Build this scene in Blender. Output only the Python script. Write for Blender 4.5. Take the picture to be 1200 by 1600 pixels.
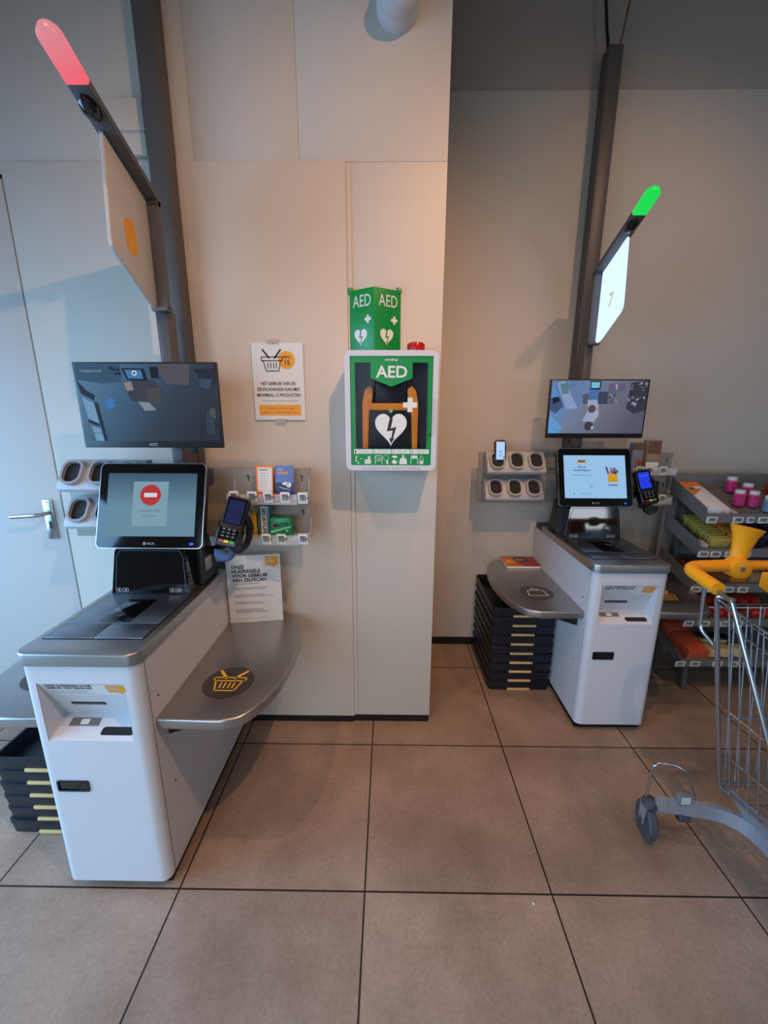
import bpy, bmesh, math, random
from mathutils import Vector, Matrix
random.seed(7)
PI = math.pi
C = bpy.context.scene.collection
for o in list(bpy.data.objects): bpy.data.objects.remove(o, do_unlink=True)

# ---------------------------------------------------------------- camera
PITCH, YAW, ROLL = 0.237276685, -0.0115650464, 0.00256397435
fw = Vector((math.sin(YAW)*math.cos(PITCH), math.cos(YAW)*math.cos(PITCH), -math.sin(PITCH)))
rt = Vector((math.cos(YAW), -math.sin(YAW), 0)); up = rt.cross(fw)
rt2 = rt*math.cos(ROLL)+up*math.sin(ROLL); up2 = -rt*math.sin(ROLL)+up*math.cos(ROLL)
cd = bpy.data.cameras.new('camera'); cam = bpy.data.objects.new('camera', cd); C.objects.link(cam)
m = Matrix((rt2, up2, -fw)).transposed().to_4x4(); m.translation = Vector((0, 0, 1.49817770))
cam.matrix_world = m
cd.sensor_fit = 'HORIZONTAL'; cd.sensor_width = 36; cd.lens = 36*638.66/1200; cd.clip_start = 0.02
bpy.context.scene.camera = cam

# ---------------------------------------------------------------- world, lamps, exposure
w = bpy.data.worlds.new('world'); bpy.context.scene.world = w; w.use_nodes = True
w.node_tree.nodes['Background'].inputs[0].default_value = (0.55, 0.75, 1.0, 1)
w.node_tree.nodes['Background'].inputs[1].default_value = 0.3
def area(name, loc, target, sx, sy, power, col, spread=None):
    l = bpy.data.lights.new(name, 'AREA'); l.shape = 'RECTANGLE'; l.size = sx; l.size_y = sy; l.energy = power; l.color = col
    if spread: l.spread = math.radians(spread)
    o = bpy.data.objects.new(name, l); C.objects.link(o); o.location = loc
    o.rotation_euler = (Vector(target)-Vector(loc)).to_track_quat('-Z', 'Y').to_euler(); return o
def spot(name, loc, target, power, col, angle=60, blend=.6, r=.02):
    l = bpy.data.lights.new(name, 'SPOT'); l.energy = power; l.color = col; l.spot_size = math.radians(angle); l.spot_blend = blend; l.shadow_soft_size = r
    o = bpy.data.objects.new(name, l); C.objects.link(o); o.location = loc
    o.rotation_euler = (Vector(target)-Vector(loc)).to_track_quat('-Z', 'Y').to_euler(); return o
WARM = (1.0, 0.56, 0.31)
BLUE = (0.30, 0.61, 1.0)
# daylight through the two shop windows (left wall and rear wall)
area('daylight_left_window', (-2.93, 0.15, 1.25), (0, 0.15, 0.2), 2.4, 2.0, 102, BLUE, 130)
area('daylight_rear_window', (-1.3, -2.55, 1.6), (-0.2, 0.4, 0.0), 2.2, 2.2, 27, (.58, .80, 1.), 100)
area('daylight_rear_right_window', (3.30, -2.60, 1.45), (1.5, 1.0, 0.6), 0.6, 0.7, 11, (.85, .92, 1.0))
# warm ceiling spots
spot('spot_wall', (0.62, 0.10, 3.15), (-0.32, 1.74, 1.15), 120, WARM, 92, 1.0)
spot('spot_tray', (-0.85, 0.45, 3.25), (-0.25, 1.35, 0.0), 58, WARM, 70, .9)
spot('spot_recess', (1.55, 0.75, 3.4), (1.15, 2.46, 1.3), 50, WARM, 95, 1.0)
spot('spot_floor', (0.55, 1.0, 3.3), (0.6, 1.9, 0.0), 44, WARM, 76, 1.0)
S = bpy.context.scene
S.view_settings.view_transform = 'Standard'; S.view_settings.look = 'None'; S.view_settings.gamma = 1
S.view_settings.use_curve_mapping = False; S.view_settings.exposure = -0.18

# ---------------------------------------------------------------- materials
def srgb(r, g, b):
    f = lambda c: (c/255/12.92) if c/255 <= .04045 else ((c/255+.055)/1.055)**2.4
    return (f(r), f(g), f(b), 1)
MC = {}
def mat(name, rgb, rough=.5, metal=0., emit=0., noise=0., nscale=20., bump=0., coat=0., alpha=None, trans=0., stretch=None, lin=False, spec=None):
    if name in MC: return MC[name]
    mt = bpy.data.materials.new(name); mt.use_nodes = True; n = mt.node_tree.nodes; L = mt.node_tree.links
    b = n['Principled BSDF']; col = rgb if len(rgb) == 4 else srgb(*rgb)
    b.inputs['Base Color'].default_value = col; b.inputs['Roughness'].default_value = rough; b.inputs['Metallic'].default_value = metal
    if spec is not None: b.inputs['Specular IOR Level'].default_value = spec
    if coat: b.inputs['Coat Weight'].default_value = coat; b.inputs['Coat Roughness'].default_value = .05
    if trans: b.inputs['Transmission Weight'].default_value = trans; b.inputs['IOR'].default_value = 1.3
    if alpha is not None: b.inputs['Alpha'].default_value = alpha
    if emit:
        b.inputs['Emission Color'].default_value = col; b.inputs['Emission Strength'].default_value = emit
        b.inputs['Base Color'].default_value = (.01, .01, .01, 1)
    if noise or bump:
        tc = n.new('ShaderNodeTexCoord'); mp = n.new('ShaderNodeMapping'); nz = n.new('ShaderNodeTexNoise')
        nz.inputs['Scale'].default_value = nscale; nz.inputs['Detail'].default_value = 5
        if stretch: mp.inputs['Scale'].default_value = stretch
        L.new(tc.outputs['Object'], mp.inputs[0]); L.new(mp.outputs[0], nz.inputs[0])
        if noise:
            mx = n.new('ShaderNodeMix'); mx.data_type = 'RGBA'
            mx.inputs[6].default_value = tuple(c*(1-noise) for c in col[:3])+(1,); mx.inputs[7].default_value = tuple(min(1, c*(1+noise)) for c in col[:3])+(1,)
            L.new(nz.outputs[0], mx.inputs[0]); L.new(mx.outputs[2], b.inputs['Base Color'])
        if bump:
            bp = n.new('ShaderNodeBump'); bp.inputs['Strength'].default_value = bump; bp.inputs['Distance'].default_value = .002
            L.new(nz.outputs[0], bp.inputs['Height']); L.new(bp.outputs[0], b.inputs['Normal'])
    MC[name] = mt; return mt
M_WALL = mat('painted_wall_panel', (206, 196, 184), .75, noise=.03, nscale=3, bump=.15)
M_CEIL = mat('ceiling_paint', (150, 140, 130), .9, noise=.05, nscale=4)
M_DOOR = mat('door_paint', (205, 205, 202), .55, noise=.02, nscale=4)
M_BLACK = mat('black_plastic', (16, 16, 18), .38, noise=.1, nscale=30)
M_GLOSS = mat('black_gloss', (7, 8, 10), .06, coat=.6, noise=.05)
M_KICK = mat('dark_plinth', (14, 11, 10), .5, noise=.2)
M_WHITE = mat('white_powder_coat', (206, 205, 209), .42, noise=.015, nscale=200, bump=.05)
M_STEEL = mat('brushed_steel', (182, 178, 176), .36, 1., noise=.10, nscale=30, stretch=(40, 1.5, 40), bump=.03)
M_STEELX = mat('steel_edge', (185, 182, 178), .22, 1., noise=.06, nscale=40)
M_PLATE = mat('scanner_plate_steel', (150, 156, 168), .36, 1., noise=.08, nscale=30, stretch=(3, 40, 3))
M_CHROME = mat('zinc_wire', (178, 184, 192), .22, 1., noise=.05, nscale=50)
M_GREY = mat('grey_powder_steel', (112, 109, 106), .5, noise=.04, nscale=60)
M_POLE = mat('grey_lacquered_metal', (92, 90, 89), .45, .2, noise=.04, nscale=12)
M_BOARD = mat('grey_board', (140, 136, 128), .5, noise=.04, nscale=15)
M_LGREY = mat('light_grey_plastic', (176, 176, 178), .42, noise=.03, nscale=40)
M_GREEN = mat('sign_green', (10, 140, 62), .35, noise=.04)
M_PAPER = mat('white_paper', (226, 224, 220), .6, noise=.02)
M_INK = mat('black_ink', (30, 28, 30), .6, noise=.05)
M_GINK = mat('grey_ink', (130, 128, 126), .6, noise=.05)
M_YEL = mat('orange_yellow_print', (240, 160, 28), .5, noise=.04)
M_YELD = mat('dark_orange_print', (196, 110, 20), .5, noise=.04)
M_ORANGE = mat('orange_plastic', (243, 158, 12), .38, noise=.04, nscale=15, bump=.05)
M_CLEAR = mat('clear_acrylic', (235, 238, 240), .08, alpha=.28, noise=.02)
M_RED = mat('red_plastic', (176, 22, 20), .25, coat=.4, noise=.1)
M_RUB = mat('grey_rubber', (62, 66, 72), .6, noise=.1)
M_ESL = mat('label_display', (158, 154, 148), .5, noise=.35, nscale=260)
M_CRATE = mat('dark_navy_plastic', (22, 24, 34), .42, noise=.1, nscale=25)
M_CRATEO = mat('crate_yellow', (224, 184, 118), .5, noise=.05)

# ---------------------------------------------------------------- mesh helpers
class MB:
    def __init__(s): s.bm = bmesh.new(); s.mats = []; s.M = Matrix.Identity(4)
    def mi(s, m):
        if m not in s.mats: s.mats.append(m)
        return s.mats.index(m)
    def merge(s, tb, m, X=None):
        i = s.mi(m); T = s.M @ (X if X is not None else Matrix.Identity(4)); mp = {}
        for v in tb.verts: mp[v] = s.bm.verts.new(T @ v.co)
        for f in tb.faces:
            try: nf = s.bm.faces.new([mp[v] for v in f.verts]); nf.material_index = i
            except ValueError: pass
        tb.free(); return s
    def box(s, lo, hi, m, bev=0., X=None, seg=2):
        tb = bmesh.new(); x0, y0, z0 = lo; x1, y1, z1 = hi
        bmesh.ops.create_cube(tb, size=1)
        for v in tb.verts: v.co = Vector((x0+(v.co.x+.5)*(x1-x0), y0+(v.co.y+.5)*(y1-y0), z0+(v.co.z+.5)*(z1-z0)))
        if bev: bmesh.ops.bevel(tb, geom=list(tb.edges), offset=bev, segments=seg, profile=.5, affect='EDGES')
        return s.merge(tb, m, X)
    def prism(s, pts, a, b, m, axis='z', bev=0., X=None, seg=2, top_only=False):
        """2-D polygon extruded from a to b along axis; pts are (x,y), (y,z) for x, (x,z) for y"""
        tb = bmesh.new()
        def P(p, t):
            return Vector((p[0], p[1], t)) if axis == 'z' else (Vector((t, p[0], p[1])) if axis == 'x' else Vector((p[0], t, p[1])))
        A = [tb.verts.new(P(p, a)) for p in pts]; B = [tb.verts.new(P(p, b)) for p in pts]; n = len(pts)
        f1 = tb.faces.new(A); f2 = tb.faces.new(B)
        for i in range(n): tb.faces.new((A[i], A[(i+1) % n], B[(i+1) % n], B[i]))
        bmesh.ops.recalc_face_normals(tb, faces=tb.faces[:])
        if bev:
            E = set(f2.edges) if top_only else set(f1.edges) | set(f2.edges)
            bmesh.ops.bevel(tb, geom=list(E), offset=bev, segments=seg, profile=.5, affect='EDGES')
        return s.merge(tb, m, X)
    def tube(s, pts, r, m, n=10, closed=False, caps=True, X=None, r2=None):
        tb = bmesh.new(); pts = [Vector(p) for p in pts]; N = len(pts); rings = []; ref = None
        for i, p in enumerate(pts):
            if closed: d = (pts[(i+1) % N]-pts[i-1]).normalized()
            else: d = (pts[min(i+1, N-1)]-pts[max(i-1, 0)]).normalized()
            if ref is None: ref = Vector((0, 0, 1)) if abs(d.z) < .9 else Vector((1, 0, 0))
            u = (ref-d*ref.dot(d)).normalized(); v = d.cross(u); ref = u
            rr_ = r if r2 is None else r+(r2-r)*i/(N-1)
            rings.append([tb.verts.new(p+(u*math.cos(2*PI*k/n)+v*math.sin(2*PI*k/n))*rr_) for k in range(n)])
        for i in range(N if closed else N-1):
            A, B = rings[i], rings[(i+1) % N]
            for k in range(n): tb.faces.new((A[k], A[(k+1) % n], B[(k+1) % n], B[k]))
        if caps and not closed: tb.faces.new(rings[0][::-1]); tb.faces.new(rings[-1])
        bmesh.ops.recalc_face_normals(tb, faces=tb.faces[:])
        return s.merge(tb, m, X)
    def lathe(s, prof, m, n=24, X=None):
        tb = bmesh.new(); rings = []
        for r, z in prof:
            rings.append([tb.verts.new((max(r, 1e-5)*math.cos(2*PI*k/n), max(r, 1e-5)*math.sin(2*PI*k/n), z)) for k in range(n)])
        for A, B in zip(rings, rings[1:]):
            for k in range(n): tb.faces.new((A[k], A[(k+1) % n], B[(k+1) % n], B[k]))
        tb.faces.new(rings[0][::-1]); tb.faces.new(rings[-1])
        bmesh.ops.recalc_face_normals(tb, faces=tb.faces[:])
        return s.merge(tb, m, X)
    def ring(s, outer, inner, a, b, m, axis='z', X=None):
        """frame between two loops with the same number of points"""
        tb = bmesh.new()
        def P(p, t):
            return Vector((p[0], p[1], t)) if axis == 'z' else (Vector((t, p[0], p[1])) if axis == 'x' else Vector((p[0], t, p[1])))
        R = [[tb.verts.new(P(p, t)) for p in L] for L, t in ((outer, a), (outer, b), (inner, b), (inner, a))]; n = len(outer)
        for j in range(4):
            A, B = R[j], R[(j+1) % 4]
            for k in range(n): tb.faces.new((A[k], A[(k+1) % n], B[(k+1) % n], B[k]))
        bmesh.ops.recalc_face_normals(tb, faces=tb.faces[:])
        return s.merge(tb, m, X)
    def face(s, pts, m, X=None):
        tb = bmesh.new(); tb.faces.new([tb.verts.new(p) for p in pts]); return s.merge(tb, m, X)
    def obj(s, name, parent=None, smooth=30):
        me = bpy.data.meshes.new(name); s.bm.to_mesh(me); s.bm.free()
        for mm in s.mats: me.materials.append(mm)
        for p in me.polygons: p.use_smooth = True
        me.set_sharp_from_angle(angle=math.radians(smooth))
        o = bpy.data.objects.new(name, me); C.objects.link(o)
        if parent is not None: o.parent = parent
        return o
def rr(w, h, r, n=5, cx=0, cy=0):
    P = []
    for sx, sy, a in ((1, 1, 0), (-1, 1, 90), (-1, -1, 180), (1, -1, 270)):
        for k in range(n+1):
            t = math.radians(a+90*k/n); P.append((cx+sx*(w/2-r)+r*math.cos(t), cy+sy*(h/2-r)+r*math.sin(t)))
    return P
def T(x, y, z): return Matrix.Translation((x, y, z))
def RX(d): return Matrix.Rotation(math.radians(d), 4, 'X')
def RY(d): return Matrix.Rotation(math.radians(d), 4, 'Y')
def RZ(d): return Matrix.Rotation(math.radians(d), 4, 'Z')
def smoothpath(pts, n=6):
    """Catmull-Rom through points"""
    P = [Vector(p) for p in pts]; P = [2*P[0]-P[1]]+P+[2*P[-1]-P[-2]]; out = []
    for i in range(1, len(P)-2):
        for k in range(n):
            t = k/n; a, b, c, d = P[i-1:i+3]
            out.append(.5*((2*b)+(c-a)*t+(2*a-5*b+4*c-d)*t*t+(-a+3*b-3*c+d)*t**3))
    out.append(P[-2]); return out
def fillet(pts, r, n=5):
    P = [Vector(p) for p in pts]; out = [P[0]]
    for i in range(1, len(P)-1):
        a, b, c = P[i-1:i+2]; d1 = (a-b); d2 = (c-b); q = min(r, d1.length/2, d2.length/2)
        s, e = b+d1.normalized()*q, b+d2.normalized()*q
        for k in range(n+1):
            t = k/n; out.append((1-t)**2*s+2*t*(1-t)*b+t*t*e)
    out.append(P[-1]); return out
def tag(o, label, cat, group=None, kind=None):
    if label: o['label'] = label
    if cat: o['category'] = cat
    if group: o['group'] = group
    if kind: o['kind'] = kind
    return o
def thing(name, loc, label, cat, group=None, rz=0):
    o = bpy.data.objects.new(name, None); C.objects.link(o); o.location = loc; o.rotation_euler = (0, 0, math.radians(rz)); o.empty_display_size = .05
    return tag(o, label, cat, group)
def struct(mb, name, **k): return tag(mb.obj(name, **k), None, None, kind='structure')

# flat print on a surface: local x right, y up, z out of the surface
TXT = {}
def txt_mesh(body, bold):
    k = (body, bold)
    if k not in TXT:
        cu = bpy.data.curves.new('t', 'FONT'); cu.body = body; cu.size = 1; cu.offset = bold; cu.resolution_u = 3
        cu.align_x = 'LEFT'; ob = bpy.data.objects.new('t', cu); C.objects.link(ob)
        dg = bpy.context.evaluated_depsgraph_get(); me = bpy.data.meshes.new_from_object(ob.evaluated_get(dg))
        vs = [v.co.copy() for v in me.vertices]; fs = [list(p.vertices) for p in me.polygons]
        bpy.data.objects.remove(ob, do_unlink=True); bpy.data.curves.remove(cu); bpy.data.meshes.remove(me)
        xs = [v.x for v in vs] or [0, 1]; TXT[k] = (vs, fs, min(xs), max(xs))
    return TXT[k]
class Art:
    def __init__(s, mb, X): s.mb = mb; s.X = X; s.e = .00035
    def poly(s, pts, m, l=1): s.mb.face([(p[0], p[1], l*s.e) for p in pts], m, s.X)
    def rect(s, x0, y0, x1, y1, m, l=1): s.poly([(x0, y0), (x1, y0), (x1, y1), (x0, y1)], m, l)
    def disc(s, x, y, r, m, l=1, n=28, ry=None):
        s.poly([(x+r*math.cos(2*PI*k/n), y+(ry or r)*math.sin(2*PI*k/n)) for k in range(n)], m, l)
    def line(s, pts, wd, m, l=2, closed=False):
        P = list(pts)+([pts[0]] if closed else [])
        for a, b in zip(P, P[1:]):
            d = Vector((b[0]-a[0], b[1]-a[1])); L = d.length or 1; d /= L; nx, ny = -d.y*wd/2, d.x*wd/2; ex, ey = d.x*wd/2*.8, d.y*wd/2*.8
            s.poly([(a[0]-ex+nx, a[1]-ey+ny), (a[0]-ex-nx, a[1]-ey-ny), (b[0]+ex-nx, b[1]+ey-ny), (b[0]+ex+nx, b[1]+ey+ny)], m, l)
    def text(s, body, x, y, h, m, l=2, width=None, bold=.02, align='l', rot=0):
        vs, fs, a, b = txt_mesh(body, bold); sy = h/.70; sx = sy if width is None else width/(b-a); wd = (b-a)*sx
        ox = x-a*sx-(0 if align == 'l' else (wd/2 if align == 'c' else wd))
        c, sn = math.cos(math.radians(rot)), math.sin(math.radians(rot)); tb = bmesh.new(); V = []
        for v in vs:
            px, py = ox+v.x*sx-x, v.y*sy; V.append(tb.verts.new((x+px*c-py*sn, y+px*sn+py*c, l*s.e)))
        for f in fs:
            try: tb.faces.new([V[i] for i in f])
            except ValueError: pass
        s.mb.merge(tb, m, s.X)
    def heart(s, cx, cy, r, m, l=2):
        P = []
        for k in range(40):
            t = 2*PI*k/40; P.append((cx+r*math.sin(t)**3, cy+r*(.8125*math.cos(t)-.3125*math.cos(2*t)-.125*math.cos(3*t)-.0625*math.cos(4*t))*1.12))
        s.poly(P, m, l)
    def bolt(s, cx, cy, r, m, l=3):
        s.poly([(cx-.08*r, cy+.62*r), (cx+.12*r, cy+.62*r), (cx-.02*r, cy+.02*r), (cx+.34*r, cy+.12*r), (cx+.13*r, cy-.62*r),
                (cx+.24*r, cy-.60*r), (cx+.0*r, cy-.92*r), (cx-.10*r, cy-.55*r), (cx+.02*r, cy-.60*r), (cx+.12*r, cy-.1*r), (cx-.26*r, cy-.16*r)], m, l)
    def cross(s, cx, cy, r, m, l=2):
        a = r*.36; s.poly([(cx-a, cy+r), (cx-a, cy+a), (cx-r, cy+a), (cx-r, cy-a), (cx-a, cy-a), (cx-a, cy-r), (cx+a, cy-r), (cx+a, cy-a), (cx+r, cy-a), (cx+r, cy+a), (cx+a, cy+a), (cx+a, cy+r)], m, l)
    def basket(s, cx, cy, k, m, wd, l=3):
        s.line([(cx-.5*k, cy+.12*k), (cx+.5*k, cy+.12*k), (cx+.5*k, cy+.28*k), (cx-.5*k, cy+.28*k)], wd, m, l, True)
        s.line([(cx-.42*k, cy+.12*k), (cx-.3*k, cy-.35*k), (cx+.3*k, cy-.35*k), (cx+.42*k, cy+.12*k)], wd, m, l)
        for q in (-.2, -.07, .07, .2): s.line([(cx+q*k, cy+.02*k), (cx+q*k, cy-.22*k)], wd, m, l)
        for sg in (-1, 1): s.line([(cx+sg*.14*k, cy+.25*k), (cx+sg*.42*k, cy+.6*k)], wd*2, m, l)
    def bag(s, cx, cy, k, m, wd, l=3):
        s.line([(cx-.5*k, cy-.35*k), (cx+.5*k, cy-.35*k), (cx+.42*k, cy+.3*k), (cx-.42*k, cy+.3*k)], wd, m, l, True)
        s.line([(cx-.2*k, cy+.3*k), (cx-.17*k, cy+.52*k), (cx+.17*k, cy+.52*k), (cx+.2*k, cy+.3*k)], wd, m, l)
    def bubble(s, x, y, w_, h, m, l=2):
        s.poly([(x, y), (x+w_*.45, y), (x+w_*.7, y-h*.28), (x+w_*.72, y), (x+w_, y), (x+w_, y+h), (x, y+h)], m, l)
        s.text('ONZE', x+w_*.12, y+h*.66, h*.17, M_PAPER, l+1, width=w_*.4); s.text('REGELS', x+w_*.12, y+h*.4, h*.17, M_PAPER, l+1, width=w_*.6)
def FRONT(x, y, z): return Matrix(((1, 0, 0, x), (0, 0, -1, y), (0, 1, 0, z), (0, 0, 0, 1)))   # faces -Y
def lines(a, x, y, w_, n, dy, m, th=.0016, jit=.3):
    for i in range(n): a.rect(x, y-i*dy, x+w_*(1-jit*random.random()), y-i*dy+th, m, 2)

# ---------------------------------------------------------------- setting
W1, W2, CX = 1.74, 2.46, 0.207        # wall plane, recess wall plane, corner of the projecting wall
tx0, ty0, TS = -0.0701, 0.9917, 0.6
def floor_mat():
    mt = bpy.data.materials.new('stone_floor_tiles'); mt.use_nodes = True; n = mt.node_tree.nodes; L = mt.node_tree.links; b = n['Principled BSDF']
    tc = n.new('ShaderNodeTexCoord'); mp = n.new('ShaderNodeMapping'); mp.inputs['Location'].default_value = (-tx0+6*TS, -ty0+12*TS, 0)
    L.new(tc.outputs['Object'], mp.inputs[0])
    br = n.new('ShaderNodeTexBrick'); br.offset = 0; br.squash = 1; L.new(mp.outputs[0], br.inputs[0])
    for k, v in (('Scale', 1.), ('Mortar Size', .0030), ('Mortar Smooth', .1), ('Bias', 0.), ('Brick Width', TS), ('Row Height', TS)): br.inputs[k].default_value = v
    br.inputs['Color1'].default_value = (.88, .88, .88, 1); br.inputs['Color2'].default_value = (1.06, 1.06, 1.06, 1); br.inputs['Mortar'].default_value = (.10, .075, .06, 1)
    n1 = n.new('ShaderNodeTexNoise'); n1.inputs['Scale'].default_value = 3.2; n1.inputs['Detail'].default_value = 8; n1.inputs['Roughness'].default_value = .62; L.new(mp.outputs[0], n1.inputs[0])
    n2 = n.new('ShaderNodeTexNoise'); n2.inputs['Scale'].default_value = 90; n2.inputs['Detail'].default_value = 4; L.new(mp.outputs[0], n2.inputs[0])
    r1 = n.new('ShaderNodeValToRGB'); r1.color_ramp.elements[0].position = .3; r1.color_ramp.elements[1].position = .72
    r1.color_ramp.elements[0].color = (.25, .166, .115, 1); r1.color_ramp.elements[1].color = (.42, .292, .214, 1); L.new(n1.outputs[0], r1.inputs[0])
    r2 = n.new('ShaderNodeValToRGB'); r2.color_ramp.elements[0].position = .35; r2.color_ramp.elements[1].position = .75
    r2.color_ramp.elements[0].color = (.9, .9, .9, 1); r2.color_ramp.elements[1].color = (1.12, 1.12, 1.12, 1); L.new(n2.outputs[0], r2.inputs[0])
    m1 = n.new('ShaderNodeMix'); m1.data_type = 'RGBA'; m1.blend_type = 'MULTIPLY'; m1.inputs[0].default_value = 1; L.new(r1.outputs[0], m1.inputs[6]); L.new(r2.outputs[0], m1.inputs[7])
    m2 = n.new('ShaderNodeMix'); m2.data_type = 'RGBA'; m2.blend_type = 'MULTIPLY'; m2.inputs[0].default_value = 1; L.new(m1.outputs[2], m2.inputs[6]); L.new(br.outputs[0], m2.inputs[7])
    L.new(m2.outputs[2], b.inputs['Base Color'])
    b.inputs['Roughness'].default_value = .5; b.inputs['Specular IOR Level'].default_value = .35
    inv = n.new('ShaderNodeMath'); inv.operation = 'SUBTRACT'; inv.inputs[0].default_value = 1; L.new(br.outputs['Fac'], inv.inputs[1])
    bp = n.new('ShaderNodeBump'); bp.inputs['Distance'].default_value = .002; bp.inputs['Strength'].default_value = .6; L.new(inv.outputs[0], bp.inputs['Height']); L.new(bp.outputs[0], b.inputs['Normal'])
    return mt
mb = MB(); mb.box((-3.1, -2.75, -.1), (4.1, 2.6, 0), floor_mat()); struct(mb, 'floor')
mb = MB(); mb.box((-3.1, -2.75, 3.7), (4.1, 2.6, 3.8), M_CEIL); struct(mb, 'ceiling')
# back wall: two tiers of panels with fine seams, recess on the right
mb = MB(); g = .0005
for x0, x1, z0, z1, y in ((-3.0, -1.425, 2.385, 3.7, W1), (-1.425, -.717, 2.385, 3.7, W1), (-.717+g, -.331-g, 2.385, 3.7, W1), (-.331+g, CX, 2.385, 3.7, W1),
                          (-.163+g, CX, .04, 2.384, W1), (-1.425, -.163-g, .04, 2.384, W1-.010), (-3.0, -2.36, .04, 2.382, W1-.010)):
    mb.box((x0, y, z0), (x1, W1+.1, z1), M_WALL, .0008)
mb.box((-1.42, W1+.0022, .05), (CX-.003, W1+.09, 3.69), M_WALL)
mb.box((-2.4, W1, 2.345), (-1.42, W1+.1, 2.384), M_WALL)
mb.box((-3.0, W1+.02, 0), (CX-.005, W2+.1, 3.69), M_WALL)
struct(mb, 'wall_back')
mb = MB()
for x0, x1 in ((CX, 2.9), (2.903, 4.0)):
    mb.box((x0, W2, .04), (x1, W2+.12, 3.05), M_WALL, .0015); mb.box((x0, W2+.006, 3.053), (x1, W2+.12, 3.7), mat('upper_wall_panel', (176, 162, 150), .8, noise=.03, nscale=3), .0015)
struct(mb, 'wall_recess')
mb = MB(); mb.box((4.0, -2.75, 0), (4.1, 2.56, 3.7), M_WALL); struct(mb, 'wall_right')
mb = MB()   # left wall with its window opening
for y0, y1, z0, z1 in ((-2.75, -1.1, 0, 3.7), (1.4, 2.56, 0, 3.7), (-1.1, 1.4, 0, .2), (-1.1, 1.4, 2.35, 3.7)): mb.box((-3.1, y0, z0), (-3.0, y1, z1), M_WALL)
struct(mb, 'wall_left')
mb = MB()
for x0, x1, z0, z1 in ((-3.1, -2.5, 0, 3.7), (-.1, 2.8, 0, 3.7), (3.8, 4.1, 0, 3.7), (2.8, 3.8, 0, .9), (2.8, 3.8, 2., 3.7), (-2.5, -.1, 0, .3), (-2.5, -.1, 2.75, 3.7)): mb.box((x0, -2.75, z0), (x1, -2.65, z1), M_WALL)
struct(mb, 'wall_rear')
mb = MB()
for y in (-1.1, .13, 1.36): mb.box((-3.08, y, .2), (-3.02, y+.04, 2.35), M_KICK)
struct(mb, 'window_1')
mb = MB()
for x in (-2.5, -1.32, -.14): mb.box((x, -2.73, .3), (x+.04, -2.67, 2.7), M_KICK)
struct(mb, 'window_2')
mb = MB()
mb.box((-1.42, W1-.003, 0), (-.168, W1+.05, .042), M_KICK); mb.box((-.166, W1+.004, 0), (CX-.004, W1+.05, .040), M_KICK); mb.box((-3., W1-.003, 0), (-2.36, W1+.05, .042), M_KICK)
struct(mb, 'baseboard_back')
mb = MB(); mb.box((CX, W2-.006, 0), (4., W2+.05, .05), M_KICK); struct(mb, 'baseboard_recess')
# narrow filler strip left of the cabinet seam
mb = MB(); mb.box((-.163, W1-.006, .045), (-.145, W1+.002, 2.38), M_WALL, .002); struct(mb, 'trim_1')
# small junction box high on the wall behind the left duct
mb = MB(); mb.box((-1.02, W1-.028, 2.395), (-.87, W1+.001, 2.565), M_WALL, .004); mb.box((-1.018, W1-.030, 2.46), (-.872, W1-.026, 2.468), M_LGREY, .001); tag(mb.obj('junction_box'), 'white junction box high on the wall left of the tall duct', 'junction box')
# door
mb = MB(); mb.box((-2.352, W1-.008, .008), (-1.4335, W1+.03, 2.335), M_DOOR, .002); door = struct(mb, 'door_1')
mb = MB(); mb.box((-2.4, W1+.0, .0), (-1.42, W1+.019, 2.35), M_KICK); struct(mb, 'trim_2')
mb = MB()
mb.box((-1.512, W1-.017, .950), (-1.470, W1-.008, 1.128), M_STEELX, .002)
mb.box((-1.497, W1-.0185, .998), (-1.485, W1-.0165, 1.022), M_BLACK); mb.lathe([(.0065, 0), (.0065, .002)], M_BLACK, 16, T(-1.491, W1-.0165, 1.026) @ RX(90))
for z in (.962, 1.117): mb.lathe([(.003, 0), (.003, .001)], M_GREY, 10, T(-1.491, W1-.017, z) @ RX(90))
mb.obj('handle_plate', door)
mb = MB(); mb.tube(fillet([(-1.491, W1-.016, 1.070), (-1.491, W1-.062, 1.070), (-1.52, W1-.066, 1.068), (-1.615, W1-.066, 1.062)], .018), .0085, M_STEELX, 14); mb.obj('door_handle', door)

# ---------------------------------------------------------------- electronic price labels
ORD = ['leftmost', 'second', 'third', 'fourth', 'fifth', 'sixth', 'seventh', 'eighth']
def price_label(x, y, z, w_, h, label, group, tilt=12, rz=0, price='1.99'):
    mb = MB(); X = Matrix.Identity(4)
    mb.prism(rr(w_, h, .002, 2), -.004, 0, M_PAPER, 'z', .0008, FRONT(0, 0, 0))
    a = Art(mb, FRONT(0, 0, 0)); fx, fy = w_*.34, h*.31
    a.rect(-fx, -fy+.002, fx, fy+.001, M_ESL, 1)
    a.text(price, -fx*.4, -fy*.35, h*.26, M_INK, 2, bold=.01); a.rect(-fx*.85, fy*.55, fx*.6, fy*.68, M_INK, 2); a.rect(-fx*.85, fy*.78, fx*.85, fy*.9, M_INK, 2)
    o = mb.obj('price_label'); o.location = (x, y, z); o.rotation_euler = (math.radians(tilt), 0, math.radians(rz))
    return tag(o, label, 'price label', group)

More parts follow.
